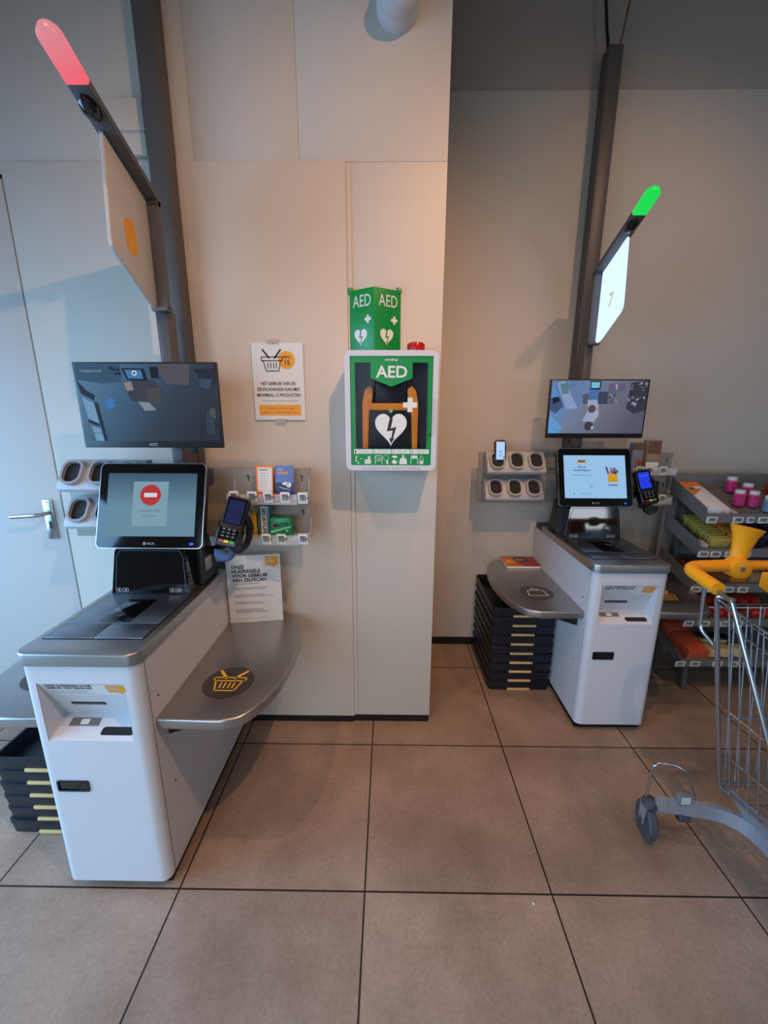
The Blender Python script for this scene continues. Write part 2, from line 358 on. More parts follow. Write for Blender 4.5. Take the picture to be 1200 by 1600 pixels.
# ---------------------------------------------------------------- self-checkout kiosk
def kiosk(cx, y0, which):
    side = 'left' if which == 'L' else 'right'
    k = thing('self_checkout', (cx, y0, 0), {'L': 'white self-checkout at the left with a red no-entry sign on its screen', 'R': 'white self-checkout in the recess with a bag of groceries on its lit screen'}[which], 'self-checkout', 'self-checkout machines')
    H = .165; r = .028
    def plan(ya, yb, rad):
        if rad:
            P = [(H, yb), (-H, yb)]
            P += [(-H+rad-rad*math.cos(t*PI/12), ya+rad-rad*math.sin(t*PI/12)) for t in range(7)]
            P += [(H-rad+rad*math.sin(t*PI/12), ya+rad-rad*math.cos(t*PI/12)) for t in range(7)]
            return P
        return [(H, yb), (-H, yb), (-H, ya), (H, ya)]
    rx0, rx1, rz0, rz1 = -.126, .124, .572, .762
    # front panel with the wedge-shaped recess
    mb = MB(); F = .032
    L_ = [(rx0, F), (-H, F)]+[(-H+r-r*math.cos(t*PI/12), r-r*math.sin(t*PI/12)) for t in range(7)]+[(rx0, 0)]
    R_ = [(rx1, 0)]+[(H-r+r*math.sin(t*PI/12), r-r*math.cos(t*PI/12)) for t in range(7)]+[(H, F), (rx1, F)]
    mb.prism(L_, .04, .818, M_WHITE); mb.prism(R_, .04, .818, M_WHITE)
    mb.box((rx0, 0, .04), (rx1, F, rz0), M_WHITE); mb.box((rx0, 0, rz1), (rx1, F, .818), M_WHITE)
    mb.obj('front_panel', k)
    mb = MB(); D = .075; lz = .606
    mb.face([(rx0, 0.001, rz1), (rx1, .001, rz1), (rx1, D, lz), (rx0, D, lz)], M_WHITE)
    mb.face([(rx0, .001, rz0), (rx1, .001, rz0), (rx1, D, lz), (rx0, D, lz)], M_WHITE)
    for x in (rx0+.0012, rx1-.0012): mb.face([(x, .001, rz1), (x, D, lz), (x, .001, rz0)], M_WHITE)
    sl = math.degrees(math.atan2(D, rz1-lz)); X = T(0, .001, rz1) @ RX(-sl) @ FRONT(0, 0, 0)     # slanted back, local y from 0 down to -len
    X = Matrix.Translation((0, .001, rz1)) @ Matrix.Rotation(math.radians(sl), 4, 'X') @ FRONT(0, 0, 0)
    a = Art(mb, X); a.e = .0006
    a.rect(rx0+.012, -.060, rx1-.003, -.004, M_PAPER, 1)
    a.text('ONZE HUISREGELS VOOR', rx0+.016, -.0145, .0088, M_INK, 2, width=.135, bold=.035); a.text('GEBRUIK VAN ZELFSCAN', rx0+.016, -.0275, .0088, M_INK, 2, width=.13, bold=.035)
    lines(a, rx0+.018, -.036, .13, 4, .006, M_GINK, .0012)
    a.bubble(rx1-.062, -.046, .052, .038, M_YEL, 2)
    SL = rr(.104, .017, .006, 4, -.028, -.112)
    a.poly(SL, M_BLACK, 2); a.poly(rr(.094, .006, .003, 3, -.026, -.114), M_GREY, 3)
    X2 = Matrix.Translation((0, .001, rz0)) @ Matrix.Rotation(math.atan2(lz-rz0, D), 4, 'X')    # ledge, local y goes inwards
    b = Art(mb, X2); b.e = .0006
    b.rect(-.095, .042, -.005, .066, M_GREY, 1); b.rect(-.063, .046, -.038, .062, M_PAPER, 2)
    b.poly(rr(.098, .024, .008, 4, .062, .028), M_BLACK, 1)
    mb.obj('payment_recess', k)
    # latch
    mb = MB(); mb.ring(rr(.096, .038, .005, 3, -.08, .413), rr(.086, .029, .004, 3, -.08, .413), -.0035, .002, M_BLACK, 'y'); mb.prism(rr(.087, .03, .004, 3, -.08, .413), -.0005, .001, M_GLOSS, 'y'); mb.obj('latch', k)
    # door gasket, body, plinth
    mb = MB(); mb.box((-H+.004, F, .045), (H-.004, F+.006, .57), M_BLACK); mb.box((-H+.004, F, .765), (H-.004, F+.006, .815), M_BLACK)
    for s in (-1, 1): mb.box((min(s*(H-.004), s*.128), F, .045), (max(s*(H-.004), s*.128), F+.006, .815), M_BLACK)
    mb.obj('door_gasket', k)
    mb = MB(); y1 = F+.006
    for x0, x1, z0, z1 in ((-H, -.128, .04, .82), (.128, H, .04, .82), (-.128, .128, .04, .57), (-.128, .128, .765, .82)): mb.box((x0, y1, z0), (x1, .1, z1), M_WHITE)
    mb.box((-H, .1, .04), (H, .740, .82), M_WHITE)
    for s in (-1, 1):
        for yy, zz in ((.075, .67), (.10, .33)):
            mb.lathe([(.0035, 0), (.0035, .0012)], M_BLACK, 12, T(s*H, yy, zz) @ RY(90*s))
    mb.obj('body', k)
    mb = MB(); mb.box((-H+.012, .03, 0), (H-.012, .74, .041), M_KICK); mb.obj('plinth', k)
    # steel top
    Hs = .172; q = .035
    P = [(Hs, .63), (-Hs, .63)]+[(-Hs+q-q*math.cos(t*PI/12), -.008+q-q*math.sin(t*PI/12)) for t in range(7)]+[(Hs-q+q*math.sin(t*PI/12), -.008+q-q*math.cos(t*PI/12)) for t in range(7)]
    mb = MB(); mb.prism(P, .821, .858, M_STEEL, 'z', .005, top_only=True, seg=3); mb.obj('steel_top', k)
    mb = MB(); mb.box((-.148, .070, .8575), (.148, .372, .8595), M_BLACK); mb.box((-.144, .0745, .858), (-.002, .16, .8612), M_PLATE, .001); mb.box((0, .0745, .858), (.144, .16, .8612), M_PLATE, .001)
    mb.box((-.144, .1615, .858), (.144, .370, .8612), M_PLATE, .001); sc = mb.obj('scanner_plate', k)
    mb = MB(); mb.box((-.050, .165, .8608), (.050, .325, .8622), M_GLOSS, .0005); mb.obj('scanner_glass', sc)
    mb = MB(); mb.box((-.168, .6, .82), (.168, .738, .850), M_BLACK, .004); mb.obj('rear_cover', k)
    # scanner tower
    mb = MB(); w0, w1, zt = .142, .128, 1.033
    def sec(y, wb, wt, z1_, rc=.03):
        P = [(-wb, .859), (wb, .859)]
        P += [(wt-rc+rc*math.cos(t*PI/12), z1_-rc+rc*math.sin(t*PI/12)) for t in range(7)]
        P += [(-wt+rc-rc*math.sin(t*PI/12), z1_-rc+rc*math.cos(t*PI/12)) for t in range(7)]
        return [(p[0], y+(p[1]-.859)*.16 if y < .5 else y, p[1]) for p in P]
    tb = bmesh.new(); S1 = [tb.verts.new(p) for p in sec(.372, w0, w1, zt)]; S2 = [tb.verts.new(p) for p in sec(.545, w0*.9, w1*.9, zt+.0, .03)]
    tb.faces.new(S1); tb.faces.new(S2[::-1]); n_ = len(S1)
    for i in range(n_): tb.faces.new((S1[i], S2[i], S2[(i+1) % n_], S1[(i+1) % n_]))
    bmesh.ops.recalc_face_normals(tb, faces=tb.faces[:]); mb.merge(tb, M_GLOSS)
    tower = mb.obj('scanner_tower', k)
    mb = MB(); X = T(0, .372, .859) @ RX(-math.degrees(math.atan(.16))) @ FRONT(0, 0, 0); a = Art(mb, X)
    a.line([(-.128, .016), (-.120, .135), (-.108, .160), (.108, .160), (.120, .135), (.128, .016)], .0022, M_RUB, 1)
    for xx in (-.115, -.091, .078, .102): a.line([(xx-.009, .010), (xx+.009, .010), (xx+.009, .022), (xx-.009, .022)], .0012, M_LGREY, 2, True); a.disc(xx, .016, .003, M_LGREY, 2)
    mb.obj('icon_strip', tower)
    mb = MB()
    if which == 'R': mb.tube([(-.100, .397, 1.036), (-.09, .396, 1.0385), (.09, .396, 1.0385), (.100, .397, 1.036)], .0028, mat('green_led', (10, 160, 50), emit=1.0), 8)
    else: mb.box((-.013, .392, 1.033), (.013, .399, 1.0365), mat('red_led', (255, 40, 60), emit=1.2), .001)
    mb.obj('status_light', tower)
    # neck behind screen
    mb = MB(); mb.prism([(.42, .86), (.545, .86), (.545, 1.12), (.53, 1.26), (.50, 1.24), (.47, 1.04), (.42, 1.0)], -.10, .10, M_BLACK, 'x', .01)
    mb.prism([(.46, .86), (.60, .86), (.54, 1.04), (.48, 1.04)], .10, .155, M_BLACK, 'x', .006); mb.prism([(.46, .86), (.60, .86), (.54, 1.04), (.48, 1.04)], -.155, -.10, M_BLACK, 'x', .006)
    if which == 'L': mb.box((.155, .485, .905), (.157, .535, .955), M_LGREY)
    mb.obj('screen_neck', k)
    # touch screen, tilted back
    dx = .02 if which == 'L' else -.01
    zb, zt_, yb, yt = 1.037, 1.322, .362, .462; hh = math.hypot(zt_-zb, yt-yb); ang = math.degrees(math.atan2(yt-yb, zt_-zb))
    ob = bpy.data.objects.new('touchscreen', None)
    X = T(dx, yb, zb) @ RX(-ang) @ FRONT(0, 0, 0)
    mb = MB(); mb.prism(rr(.375, hh, .018, 6, 0, hh/2), -.034, 0, M_BLACK, 'z', .004, X)
    mb.ring(rr(.377, hh+.002, .019, 6, 0, hh/2), rr(.371, hh-.004, .017, 6, 0, hh/2), -.008, .001, M_STEELX, 'z', X)
    mb.prism(rr(.371, hh-.004, .016, 6, 0, hh/2), -.002, .0006, M_GLOSS, 'z', 0, X); ts = mb.obj('touchscreen', k)
    a0, b0, a1, b1 = -.158, .042, .158, hh-.036
    mb = MB(); A = Art(mb, X @ T(0, 0, .0008)); scr(A, a0, b0, a1, b1, which); mb.obj('display', ts)
    mb = MB(); A = Art(mb, X @ T(0, 0, .0008)); A.rect(.142, .012, .156, .020, mat('blue_led', (40, 60, 255), emit=1.6), 1); mb.obj('power_light', ts); mb = MB(); A = Art(mb, X @ T(0, 0, .0008)); A.disc(-.016, .017, .0055, M_GINK, 1); A.text('NCR', -.006, .013, .008, M_GINK, 1, width=.026); mb.obj('maker_logo', ts)
    # two side trays
    for s in (1, -1):
        P = [(.166, .045), (.36, .040), (.415, .062), (.455, .115), (.485, .19), (.503, .30), (.508, .42), (.500, .53), (.478, .62), (.44, .69), (.39, .733), (.166, .738)]
        P3 = [(p.x*s, p.y) for p in smoothpath([(x, y, 0) for x, y in P[1:-1]], 4)]; P3 = [(P[0][0]*s, P[0][1])]+P3+[(P[-1][0]*s, P[-1][1])]
        mb = MB(); mb.prism(P3, .574, .610, M_STEEL, 'z', .006, top_only=False, seg=3); tr = mb.obj('bagging_tray', k)
        for yy in (.10, .60): mb = MB(); mb.prism([(s*.166, .575), (s*.36, .575), (s*.166, .51)], yy, yy+.004, M_BLACK, 'y'); mb.obj('tray_bracket', tr)
        ix, iy = (.318, .22) if (s > 0) else (-.315, .25)
        mb = MB(); A = Art(mb, T(ix, iy, .6103)); A.e = .0004
        st = mat('icon_disc_grey', (74, 70, 68), .35, .3, noise=.05)
        A.disc(0, 0, .083, st, 1, 40)
        if s > 0: A.basket(0, -.006, .108, mat('sticker_yellow', (238, 186, 60), .5, noise=.03), .0052, 2)
        else: A.bag(0, -.004, .095, M_PAPER, .004, 2)
        mb.obj('tray_sticker', tr)
    return k
def E_(name, rgb, e=1.): return mat('screen_'+name, rgb, .3, emit=e, spec=.12)
def vgrad(name, lo, hi):
    mt = bpy.data.materials.new(name); mt.use_nodes = True; n = mt.node_tree.nodes; L = mt.node_tree.links; b = n['Principled BSDF']
    tc = n.new('ShaderNodeTexCoord'); sp = n.new('ShaderNodeSeparateXYZ'); rp = n.new('ShaderNodeValToRGB'); L.new(tc.outputs['Generated'], sp.inputs[0]); L.new(sp.outputs[2], rp.inputs[0])
    rp.color_ramp.elements[0].color = srgb(*lo); rp.color_ramp.elements[0].position = .45; rp.color_ramp.elements[1].color = srgb(*hi)
    b.inputs['Base Color'].default_value = (.01, .01, .01, 1); b.inputs['Specular IOR Level'].default_value = .12; L.new(rp.outputs[0], b.inputs['Emission Color']); b.inputs['Emission Strength'].default_value = .95; return mt
def scr(A, a0, b0, a1, b1, which):
    W_, Hh = a1-a0, b1-b0
    if which == 'L':
        A.rect(a0, b0, a1, b1, vgrad('no_entry_background', (104, 142, 160), (52, 80, 104)), 1)  # viewing-angle dimming towards the top is painted into the emission colour
        cx = (a0+a1)/2-.004
        A.rect(cx-.062, b0+.036, cx+.062, b1-.03, E_('card', (128, 164, 178), .95), 2)
        yc = b1-.078; A.disc(cx, yc, .037, E_('red', (186, 40, 42), 1.), 3); A.poly(rr(.046, .015, .002, 2, cx, yc), E_('white', (210, 220, 224), 1.), 4)
        A.rect(cx-.036, yc-.058, cx+.036, yc-.054, E_('grey', (104, 138, 150), .9), 3); A.rect(cx-.024, yc-.077, cx+.024, yc-.073, E_('grey', (92, 122, 136), .9), 3)
        return
    A.rect(a0, b0, a1, b1, E_('rblue', (156, 200, 240), 1.), 1)
    ink = E_('ink', (24, 50, 100), 1.); g1 = E_('g1', (90, 130, 170), 1.); X = lambda t: a0+W_*t; Y = lambda t: b1-Hh*t
    A.rect(X(.22), Y(.18), X(.36), Y(.10), E_('yel', (196, 160, 30), 1.), 2); A.rect(X(.235), Y(.155), X(.345), Y(.125), ink, 3)
    A.text('Start je', X(.29), Y(.29), .0095, ink, 2, align='c', bold=.02); A.text('boodschappen', X(.29), Y(.365), .0095, ink, 2, align='c', bold=.02, width=.088)
    A.rect(X(.12), Y(.475), X(.46), Y(.465), g1, 2)
    for i in (0, 1): A.line([(X(.40), Y(.70+i*.04)), (X(.47), Y(.725+i*.04))], .002, g1, 2)
    A.disc(X(.15), Y(.90), .003, ink, 2); A.rect(X(.22), Y(.905), X(.42), Y(.895), g1, 2)
    # shopping bag with groceries
    A.poly([(X(.70), Y(.62)), (X(.87), Y(.62)), (X(.86), Y(.43)), (X(.71), Y(.43))], E_('bagy', (214, 160, 40), 1.), 3)
    A.rect(X(.755), Y(.585), X(.82), Y(.575), E_('bagr', (170, 90, 30), 1.), 4)
    A.line([(X(.72), Y(.43)), (X(.69), Y(.29))], .010, E_('p1', (80, 76, 130), 1.), 2); A.line([(X(.765), Y(.43)), (X(.77), Y(.31))], .012, E_('p2', (176, 90, 110), 1.), 2)
    A.line([(X(.79), Y(.43)), (X(.82), Y(.30))], .009, E_('p1', (0, 0, 0), 1.), 2); A.disc(X(.85), Y(.37), .010, E_('p3', (90, 120, 70), 1.), 2); A.disc(X(.83), Y(.41), .007, ink, 3)
    A.rect(X(.71), Y(.71), X(.86), Y(.675), g1, 2)

KL = kiosk(-.857, .985, 'L'); KR = kiosk(1.072, 1.690, 'R')

# ---------------------------------------------------------------- duct, post and status arm behind each kiosk
def status_pole(dx, px, ax, y0, which):
    s = 'left' if which == 'L' else 'right'
    yw = y0+.755
    d = tag(None or MB().box((px-.034, yw-.075, 1.0), (px+.034, yw-.004, 3.17), M_POLE, .003).obj('cable_duct'),
            'tall grey cable duct on the wall behind the %s self-checkout' % s, 'cable duct', 'cable ducts')
    t = thing('status_sign', (ax, y0+.56, .86), {'L': 'angled grey sign arm glowing red with an orange number 8 on its unlit panel', 'R': 'angled grey sign arm glowing green with a bright white lit panel'}[which], 'status sign', 'number signs on posts')
    o = (-ax, -(y0+.56), -.86)
    def fin(mb, n, par=None):
        ob = mb.obj(n); ob.parent = par or t
        ob.data.transform(T(*o)) if par is None else ob.data.transform(T(*o)); return ob
    Y = lambda v: y0+v
    mb = MB(); mb.box((ax-.030, Y(.548), 1.05), (ax+.010, Y(.61), 1.845), M_POLE, .003); mb.box((ax-.026, Y(.605), 1.30), (ax+.004, yw-.070, 1.34), M_POLE); mb.box((ax-.026, Y(.605), 1.6), (ax+.004, yw-.070, 1.65), M_POLE); fin(mb, 'post')
    mb = MB(); th = .018
    path = [(Y(.530), 1.845), (Y(.538), 2.170), (Y(.253), 2.296)]
    for (ya, za), (yb, zb) in zip(path, path[1:]):
        d_ = Vector((yb-ya, zb-za)).normalized(); n_ = Vector((-d_.y, d_.x))*th
        if n_.y < 0 or (abs(d_.y) > .9): n_ = Vector((th, 0)) if abs(d_.y) > .9 else -n_
        mb.prism([(ya, za), (yb, zb), (yb+n_.x, zb+n_.y), (ya+n_.x, za+n_.y)], ax-.028, ax+.028, M_POLE, 'x', .001)
    mb.prism([(Y(.530), 2.16), (Y(.538), 2.170), (Y(.548), 2.187), (Y(.556), 2.170), (Y(.548), 2.15)], ax-.028, ax+.028, M_POLE, 'x')
    mb.box((ax-.028, Y(.52), 1.835), (ax+.028, Y(.56), 1.852), M_POLE, .003)
    fin(mb, 'sign_arm')
    A_ = Vector((0, Y(.253), 2.296)); d3 = Vector((0, -.095, .046)).normalized(); nn = Vector((0, .046, .095)).normalized()
    M = Matrix(((1, 0, 0, ax), (0, d3.y, nn.y, A_.y), (0, d3.z, nn.z, A_.z), (0, 0, 0, 1)))
    mb = MB(); pill = [(-.028, 0), (.028, 0)]+[(.028*math.cos(k*PI/12), .085+.026*math.sin(k*PI/12)) for k in range(13)]
    mm = mat('red_lamp_cover', (255, 92, 118), .35, emit=1.0) if which == 'L' else mat('green_lamp_cover', (20, 226, 84), .35, emit=1.05)
    if which == 'L':
        nt = mm.node_tree; b = nt.nodes['Principled BSDF']; tc = nt.nodes.new('ShaderNodeTexCoord'); sp = nt.nodes.new('ShaderNodeSeparateXYZ'); rp = nt.nodes.new('ShaderNodeValToRGB')
        nt.links.new(tc.outputs['Generated'], sp.inputs[0]); nt.links.new(sp.outputs[1], rp.inputs[0]); nt.links.new(rp.outputs[0], b.inputs['Emission Color'])
        rp.color_ramp.elements[0].color = srgb(225, 140, 150); rp.color_ramp.elements[1].color = srgb(255, 92, 112)
    mb.prism(pill, -.003, .020, mm, 'z', .004, M); fin(mb, 'lamp_cover')
    mb = MB(); mb.lathe([(.0, .012), (.010, .011), (.017, .006), (.019, 0), (.019, -.004)], M_GLOSS, 24, M @ T(-.004, -.050, -.001) @ RX(180) @ Matrix.Diagonal((1.25, 1.7, 1.4, 1))); fin(mb, 'camera_lens')
    # translucent panel with rounded lower edge
    pp = [(Y(.346), 2.251), (Y(.535), 2.167), (Y(.529), 1.842), (Y(.490), 1.852), (Y(.335), 1.945), (Y(.322), 1.962), (Y(.3205), 1.99)]
    px_ = -.014 if which == 'L' else .014; ax_ = ax+px_
    if which == 'L': mp = mat('unlit_sign_panel', (190, 186, 182), .45, noise=.02)
    else: mp = mat('lit_sign_panel', (190, 216, 255), .4, emit=1.7)
    mb = MB(); mb.prism(pp, ax_-.006, ax_+.006, mp, 'x', .002); pn = mb.obj('sign_panel'); pn.data.transform(T(*o)); pn.parent = t
    # digit on both faces
    mb = MB(); mi = mat('digit_orange', (236, 160, 22), .5, noise=.03) if which == 'L' else mat('digit_pale', (208, 200, 170), .4, emit=1.0)
    for sg in (1, -1):
        X = Matrix(((0, 0, sg, ax_+sg*.0063), (sg, 0, 0, Y(.420)), (0, 1, 0, 2.02), (0, 0, 0, 1)))
        A = Art(mb, X)
        if which == 'L': A.text('8', 0, -.042, .088, mi, 1, width=.060, bold=.055, align='c')
        else: A.text('7', 0, -.03, .06, mi, 1, width=.04, bold=.03, align='c')
    dg = mb.obj('digit'); dg.data.transform(T(*o)); dg.parent = pn
    return t
status_pole(0, -.812, -.785, .985, 'L'); status_pole(0, 1.050, 1.030, 1.690, 'R')
for x0, x1, m_, lab, r_ in ((1.022, .985, M_BLACK, 'black cable rising from the duct top on the right', .007), (1.078, 1.115, mat('brown_cable', (110, 62, 34), .5, noise=.1), 'thin brown cable rising from the duct top on the right', .0035)):
    mb = MB(); mb.tube(smoothpath([(x0, 2.40, 3.14), (x0, 2.40, 3.18), (x0+(x1-x0)*.35, 2.405, 3.26), (x1, 2.41, 3.40), (x1+(x1-x0)*2.2, 2.41, 3.70)]), r_, m_, 8)
    tag(mb.obj('cable'), lab, 'cable')

# ---------------------------------------------------------------- monitors showing the overhead camera view
def monitor(cx, y, which):
    t = thing('wall_monitor', (cx, y, 1.375), {'L': 'black-framed monitor showing a dim blue overhead view of an empty shop floor', 'R': 'black-framed monitor showing an overhead view of a person with a cart'}[which], 'monitor', 'camera monitors over the checkouts')
    W_, H_ = .50, .292; X = FRONT(0, 0, 0)
    mb = MB(); mb.box((-W_/2, 0, 0), (W_/2, .018, H_), M_BLACK, .003); mb.box((-.13, .017, .06), (.13, .04, .22), M_BLACK, .006); mb.box((-.04, .035, .10), (.04, .075, .18), M_BLACK, .003); mb.obj('housing', t)
    mb = MB(); A = Art(mb, X); A.e = .0005; a0, b0, a1, b1 = -.242, .024, .242, .286
    P = lambda u, v: (a0+(a1-a0)*u/1000, b1-(b1-b0)*v/1000)
    def q(*uv, m, l): A.poly([P(*uv[i:i+2]) for i in range(0, len(uv), 2)], m, l)
    def em(n, r, g, b_, e=.82 if which == 'L' else .95): return E_(n, (r, g, b_), e)
    if which == 'L':
        q(0, 0, 1000, 0, 1000, 1000, 0, 1000, m=lscreen(), l=1)
        q(180, 250, 330, 230, 330, 0, 0, 0, 0, 200, m=em('a1', 52, 84, 112), l=2)
        q(0, 200, 60, 330, 120, 400, 110, 470, 20, 380, m=em('a2', 22, 34, 52), l=3)
        q(25, 420, 105, 500, 120, 770, 45, 700, m=em('a3', 120, 165, 205), l=3); q(60, 800, 125, 830, 140, 1000, 80, 1000, m=em('a3', 0, 0, 0), l=3)
        q(105, 480, 135, 500, 165, 1000, 145, 1000, m=em('a2', 0, 0, 0), l=4); q(40, 710, 120, 770, 120, 810, 45, 750, m=em('a2', 0, 0, 0), l=4)
        q(350, 330, 400, 200, 560, 210, 610, 330, 600, 490, 500, 500, 380, 470, m=em('a4', 58, 62, 72), l=3)
        q(500, 300, 600, 310, 610, 480, 560, 510, 500, 480, m=em('a5', 74, 72, 74), l=4)
        q(340, 55, 500, 60, 520, 215, 370, 205, m=em('a6', 10, 12, 26), l=5); q(360, 75, 480, 78, 490, 190, 380, 185, m=em('a7', 66, 128, 186), l=6)
        A.disc(*P(430, 118), .009, em('a8', 220, 228, 235), 7); A.disc(*P(430, 118), .004, em('a6', 0, 0, 0), 8)
        q(345, 240, 400, 225, 410, 330, 360, 345, m=em('a9', 150, 138, 140), l=6)
        q(430, 480, 510, 490, 555, 590, 470, 600, m=em('a10', 138, 150, 162), l=5)
        q(590, 0, 830, 0, 810, 270, 640, 250, m=em('a11', 84, 82, 88), l=3); q(540, 40, 600, 40, 600, 180, 545, 180, m=em('a6', 0, 0, 0), l=4)
        q(850, 60, 1000, 60, 1000, 260, 920, 280, m=em('a12', 18, 22, 40), l=3); q(895, 180, 985, 200, 950, 320, 890, 290, m=em('a13', 52, 72, 98), l=4)
        q(180, 470, 250, 430, 265, 540, 200, 590, m=em('a14', 62, 128, 196), l=4); A.line([P(255, 500), P(300, 470), P(330, 540), P(290, 600), P(250, 570)], .002, em('a15', 60, 90, 120), 5, True)
        for i in range(4): A.line([P(925+i*14, 600), P(915+i*15, 900)], .0018, em('a16', 70, 104, 138), 4)
        q(945, 560, 985, 570, 985, 700, 945, 660, m=em('a17', 74, 84, 74), l=4)
        for i, (u, v) in enumerate(((275, 60), (305, 60), (285, 110), (310, 110), (255, 40))): A.rect(*P(u, v+28), *P(u+22, v), em('a6', 0, 0, 0), 6)
        A.text('11-07-2023', *P(40, 105), .0062, em('at', 176, 196, 210), 6, width=.04, bold=.01); A.text('14:23:08', *P(130, 105), .0062, em('at', 0, 0, 0), 6, width=.03, bold=0)
        A.text('Self Checkout 8', *P(60, 905), .0062, em('at2', 60, 84, 108), 6, width=.075, bold=0)
        A.text('AOC', .0, .0075, .009, M_LGREY, 1, width=.03, align='c', bold=.01)
    else:
        q(0, 0, 1000, 0, 1000, 1000, 0, 1000, m=rscreen(), l=1)
        q(0, 0, 330, 0, 330, 420, 240, 520, 140, 480, m=em('b1', 100, 128, 172), l=2); q(50, 60, 120, 0, 290, 520, 170, 540, m=em('b2', 138, 160, 200), l=3)
        q(80, 60, 160, 50, 180, 240, 110, 260, m=em('b3', 86, 130, 140), l=4); q(0, 340, 90, 300, 140, 480, 60, 620, 0, 560, m=em('b4', 62, 84, 120), l=4)
        q(10, 330, 70, 300, 100, 380, 30, 440, m=em('b5', 16, 22, 44), l=5); q(0, 640, 60, 740, 150, 900, 110, 1000, 0, 1000, m=em('b6', 96, 160, 216), l=3)
        q(330, 260, 430, 230, 430, 430, 340, 440, m=em('b7', 76, 82, 104), l=3); q(480, 200, 590, 210, 600, 440, 470, 430, m=em('b8', 56, 62, 84), l=3)
        q(395, 10, 510, 10, 505, 170, 400, 165, m=em('b5', 0, 0, 0), l=5); q(405, 30, 495, 30, 492, 140, 408, 138, m=em('b9', 110, 196, 220), l=6)
        q(390, 170, 500, 170, 490, 360, 395, 350, m=em('b10', 70, 110, 176), l=4); q(385, 360, 490, 360, 520, 640, 480, 780, 350, 760, 400, 560, m=em('b11', 158, 168, 200), l=5)
        A.disc(*P(440, 530), .020, em('b12', 84, 72, 76), 6); A.disc(*P(425, 860), .022, em('b13', 58, 50, 62), 6); A.disc(*P(465, 890), .007, em('b14', 196, 190, 190), 7)
        A.line([P(350, 540), P(400, 540)], .005, em('b15', 172, 122, 50), 6); A.line([P(500, 560), P(560, 560)], .005, em('b15', 0, 0, 0), 6)
        A.line([P(345, 560), P(350, 850), P(400, 960), P(480, 960), P(540, 850), P(560, 580)], .002, em('b16', 98, 110, 140), 5)
        q(590, 60, 760, 50, 770, 190, 680, 200, 660, 440, 590, 440, m=em('b17', 92, 96, 126), l=3)
        for i in range(5): q(600+i*30, 70, 618+i*30, 70, 622+i*30, 170, 606+i*30, 170, m=em('b18%d' % (i % 3), *[(150, 80, 90), (80, 100, 160), (170, 170, 180)][i % 3]), l=4)
        q(820, 40, 1000, 0, 1000, 560, 880, 620, 800, 520, m=em('b20', 50, 52, 70), l=3)
        for i in range(26):
            u, v = 810+random.random()*170, 40+random.random()*480; r_ = .004+.006*random.random()
            A.disc(*P(u, v), r_, em('b21%d' % (i % 4), *[(120, 124, 140), (30, 34, 50), (90, 104, 90), (150, 140, 150)][i % 4]), 4+i % 3, 7)
        for i in range(10): A.disc(*P(610+random.random()*90, 230+random.random()*180), .005, em('b21%d' % (i % 4), 0, 0, 0), 4, 7)
        A.text('11-07-2023 14:23:08', *P(60, 105), .0058, em('bt', 60, 80, 120), 6, width=.085, bold=0); A.text('Self Checkout 7', *P(50, 945), .0058, em('bt', 0, 0, 0), 6, width=.06, bold=0)
    mb.obj('screen', t)
def gradscreen(name, cols, e):
    mt = bpy.data.materials.new(name); mt.use_nodes = True; n = mt.node_tree.nodes; L = mt.node_tree.links; b = n['Principled BSDF']
    tc = n.new('ShaderNodeTexCoord'); sp = n.new('ShaderNodeSeparateXYZ'); rp = n.new('ShaderNodeValToRGB'); L.new(tc.outputs['Generated'], sp.inputs[0])
    mm_ = n.new('ShaderNodeMath'); mm_.operation = 'MULTIPLY_ADD'; mm_.inputs[1].default_value = -.35; L.new(sp.outputs[2], mm_.inputs[0]); ad = n.new('ShaderNodeMath'); ad.operation = 'ADD'; ad.inputs[1].default_value = .2
    L.new(sp.outputs[0], ad.inputs[0]); L.new(ad.outputs[0], mm_.inputs[2]); L.new(mm_.outputs[0], rp.inputs[0])
    rp.color_ramp.elements[0].color = srgb(*cols[0]); rp.color_ramp.elements[1].color = srgb(*cols[-1])
    for i, c in enumerate(cols[1:-1]): el = rp.color_ramp.elements.new((i+1)/(len(cols)-1)); el.color = srgb(*c)
    b.inputs['Base Color'].default_value = (.01, .01, .01, 1); b.inputs['Roughness'].default_value = .3; b.inputs['Specular IOR Level'].default_value = .12; L.new(rp.outputs[0], b.inputs['Emission Color']); b.inputs['Emission Strength'].default_value = e; return mt
def lscreen(): return gradscreen('camera_view_dim', [(92, 134, 170), (70, 104, 136), (54, 66, 84), (36, 40, 54)], .72)
def rscreen(): return gradscreen('camera_view_bright', [(86, 140, 200), (110, 124, 154), (104, 106, 124), (84, 84, 104)], 1.)
monitor(-.845, 1.474, 'L'); monitor(1.066, 2.172, 'R')

# ---------------------------------------------------------------- grey boards behind the kiosks and what hangs on them
def board(x0, x1, y, which):
    mb = MB(); mb.box((x0, y, 1.002), (x1, y+.012, 1.285), M_BOARD, .002)
    mb.box((x0+.001, y+.0125, 1.27), (x1-.001, y+.03, 1.2845), M_BOARD, .002)
    for x in (x1-.032, x0+.032, x1-.245):
        for z in (1.235, 1.095): mb.box((x-.0025, y-.0005, z), (x+.0025, y+.0005, z+.022), M_BLACK); mb.box((x-.0075, y-.0005, z+.018), (x+.0025, y+.0005, z+.023), M_BLACK)
    for x in ((x0+x1)/2-.1, (x0+x1)/2+.06): mb.box((x, y+.012, 1.05), (x+.03, y+.085, 1.09), M_POLE)
    tag(mb.obj('mounting_board'), 'grey metal board behind the %s self-checkout screen' % ('left' if which == 'L' else 'right'), 'mounting board', 'boards behind the checkouts')
board(-1.285, -.312, 1.603, 'L'); board(.505, 1.585, 2.305, 'R')
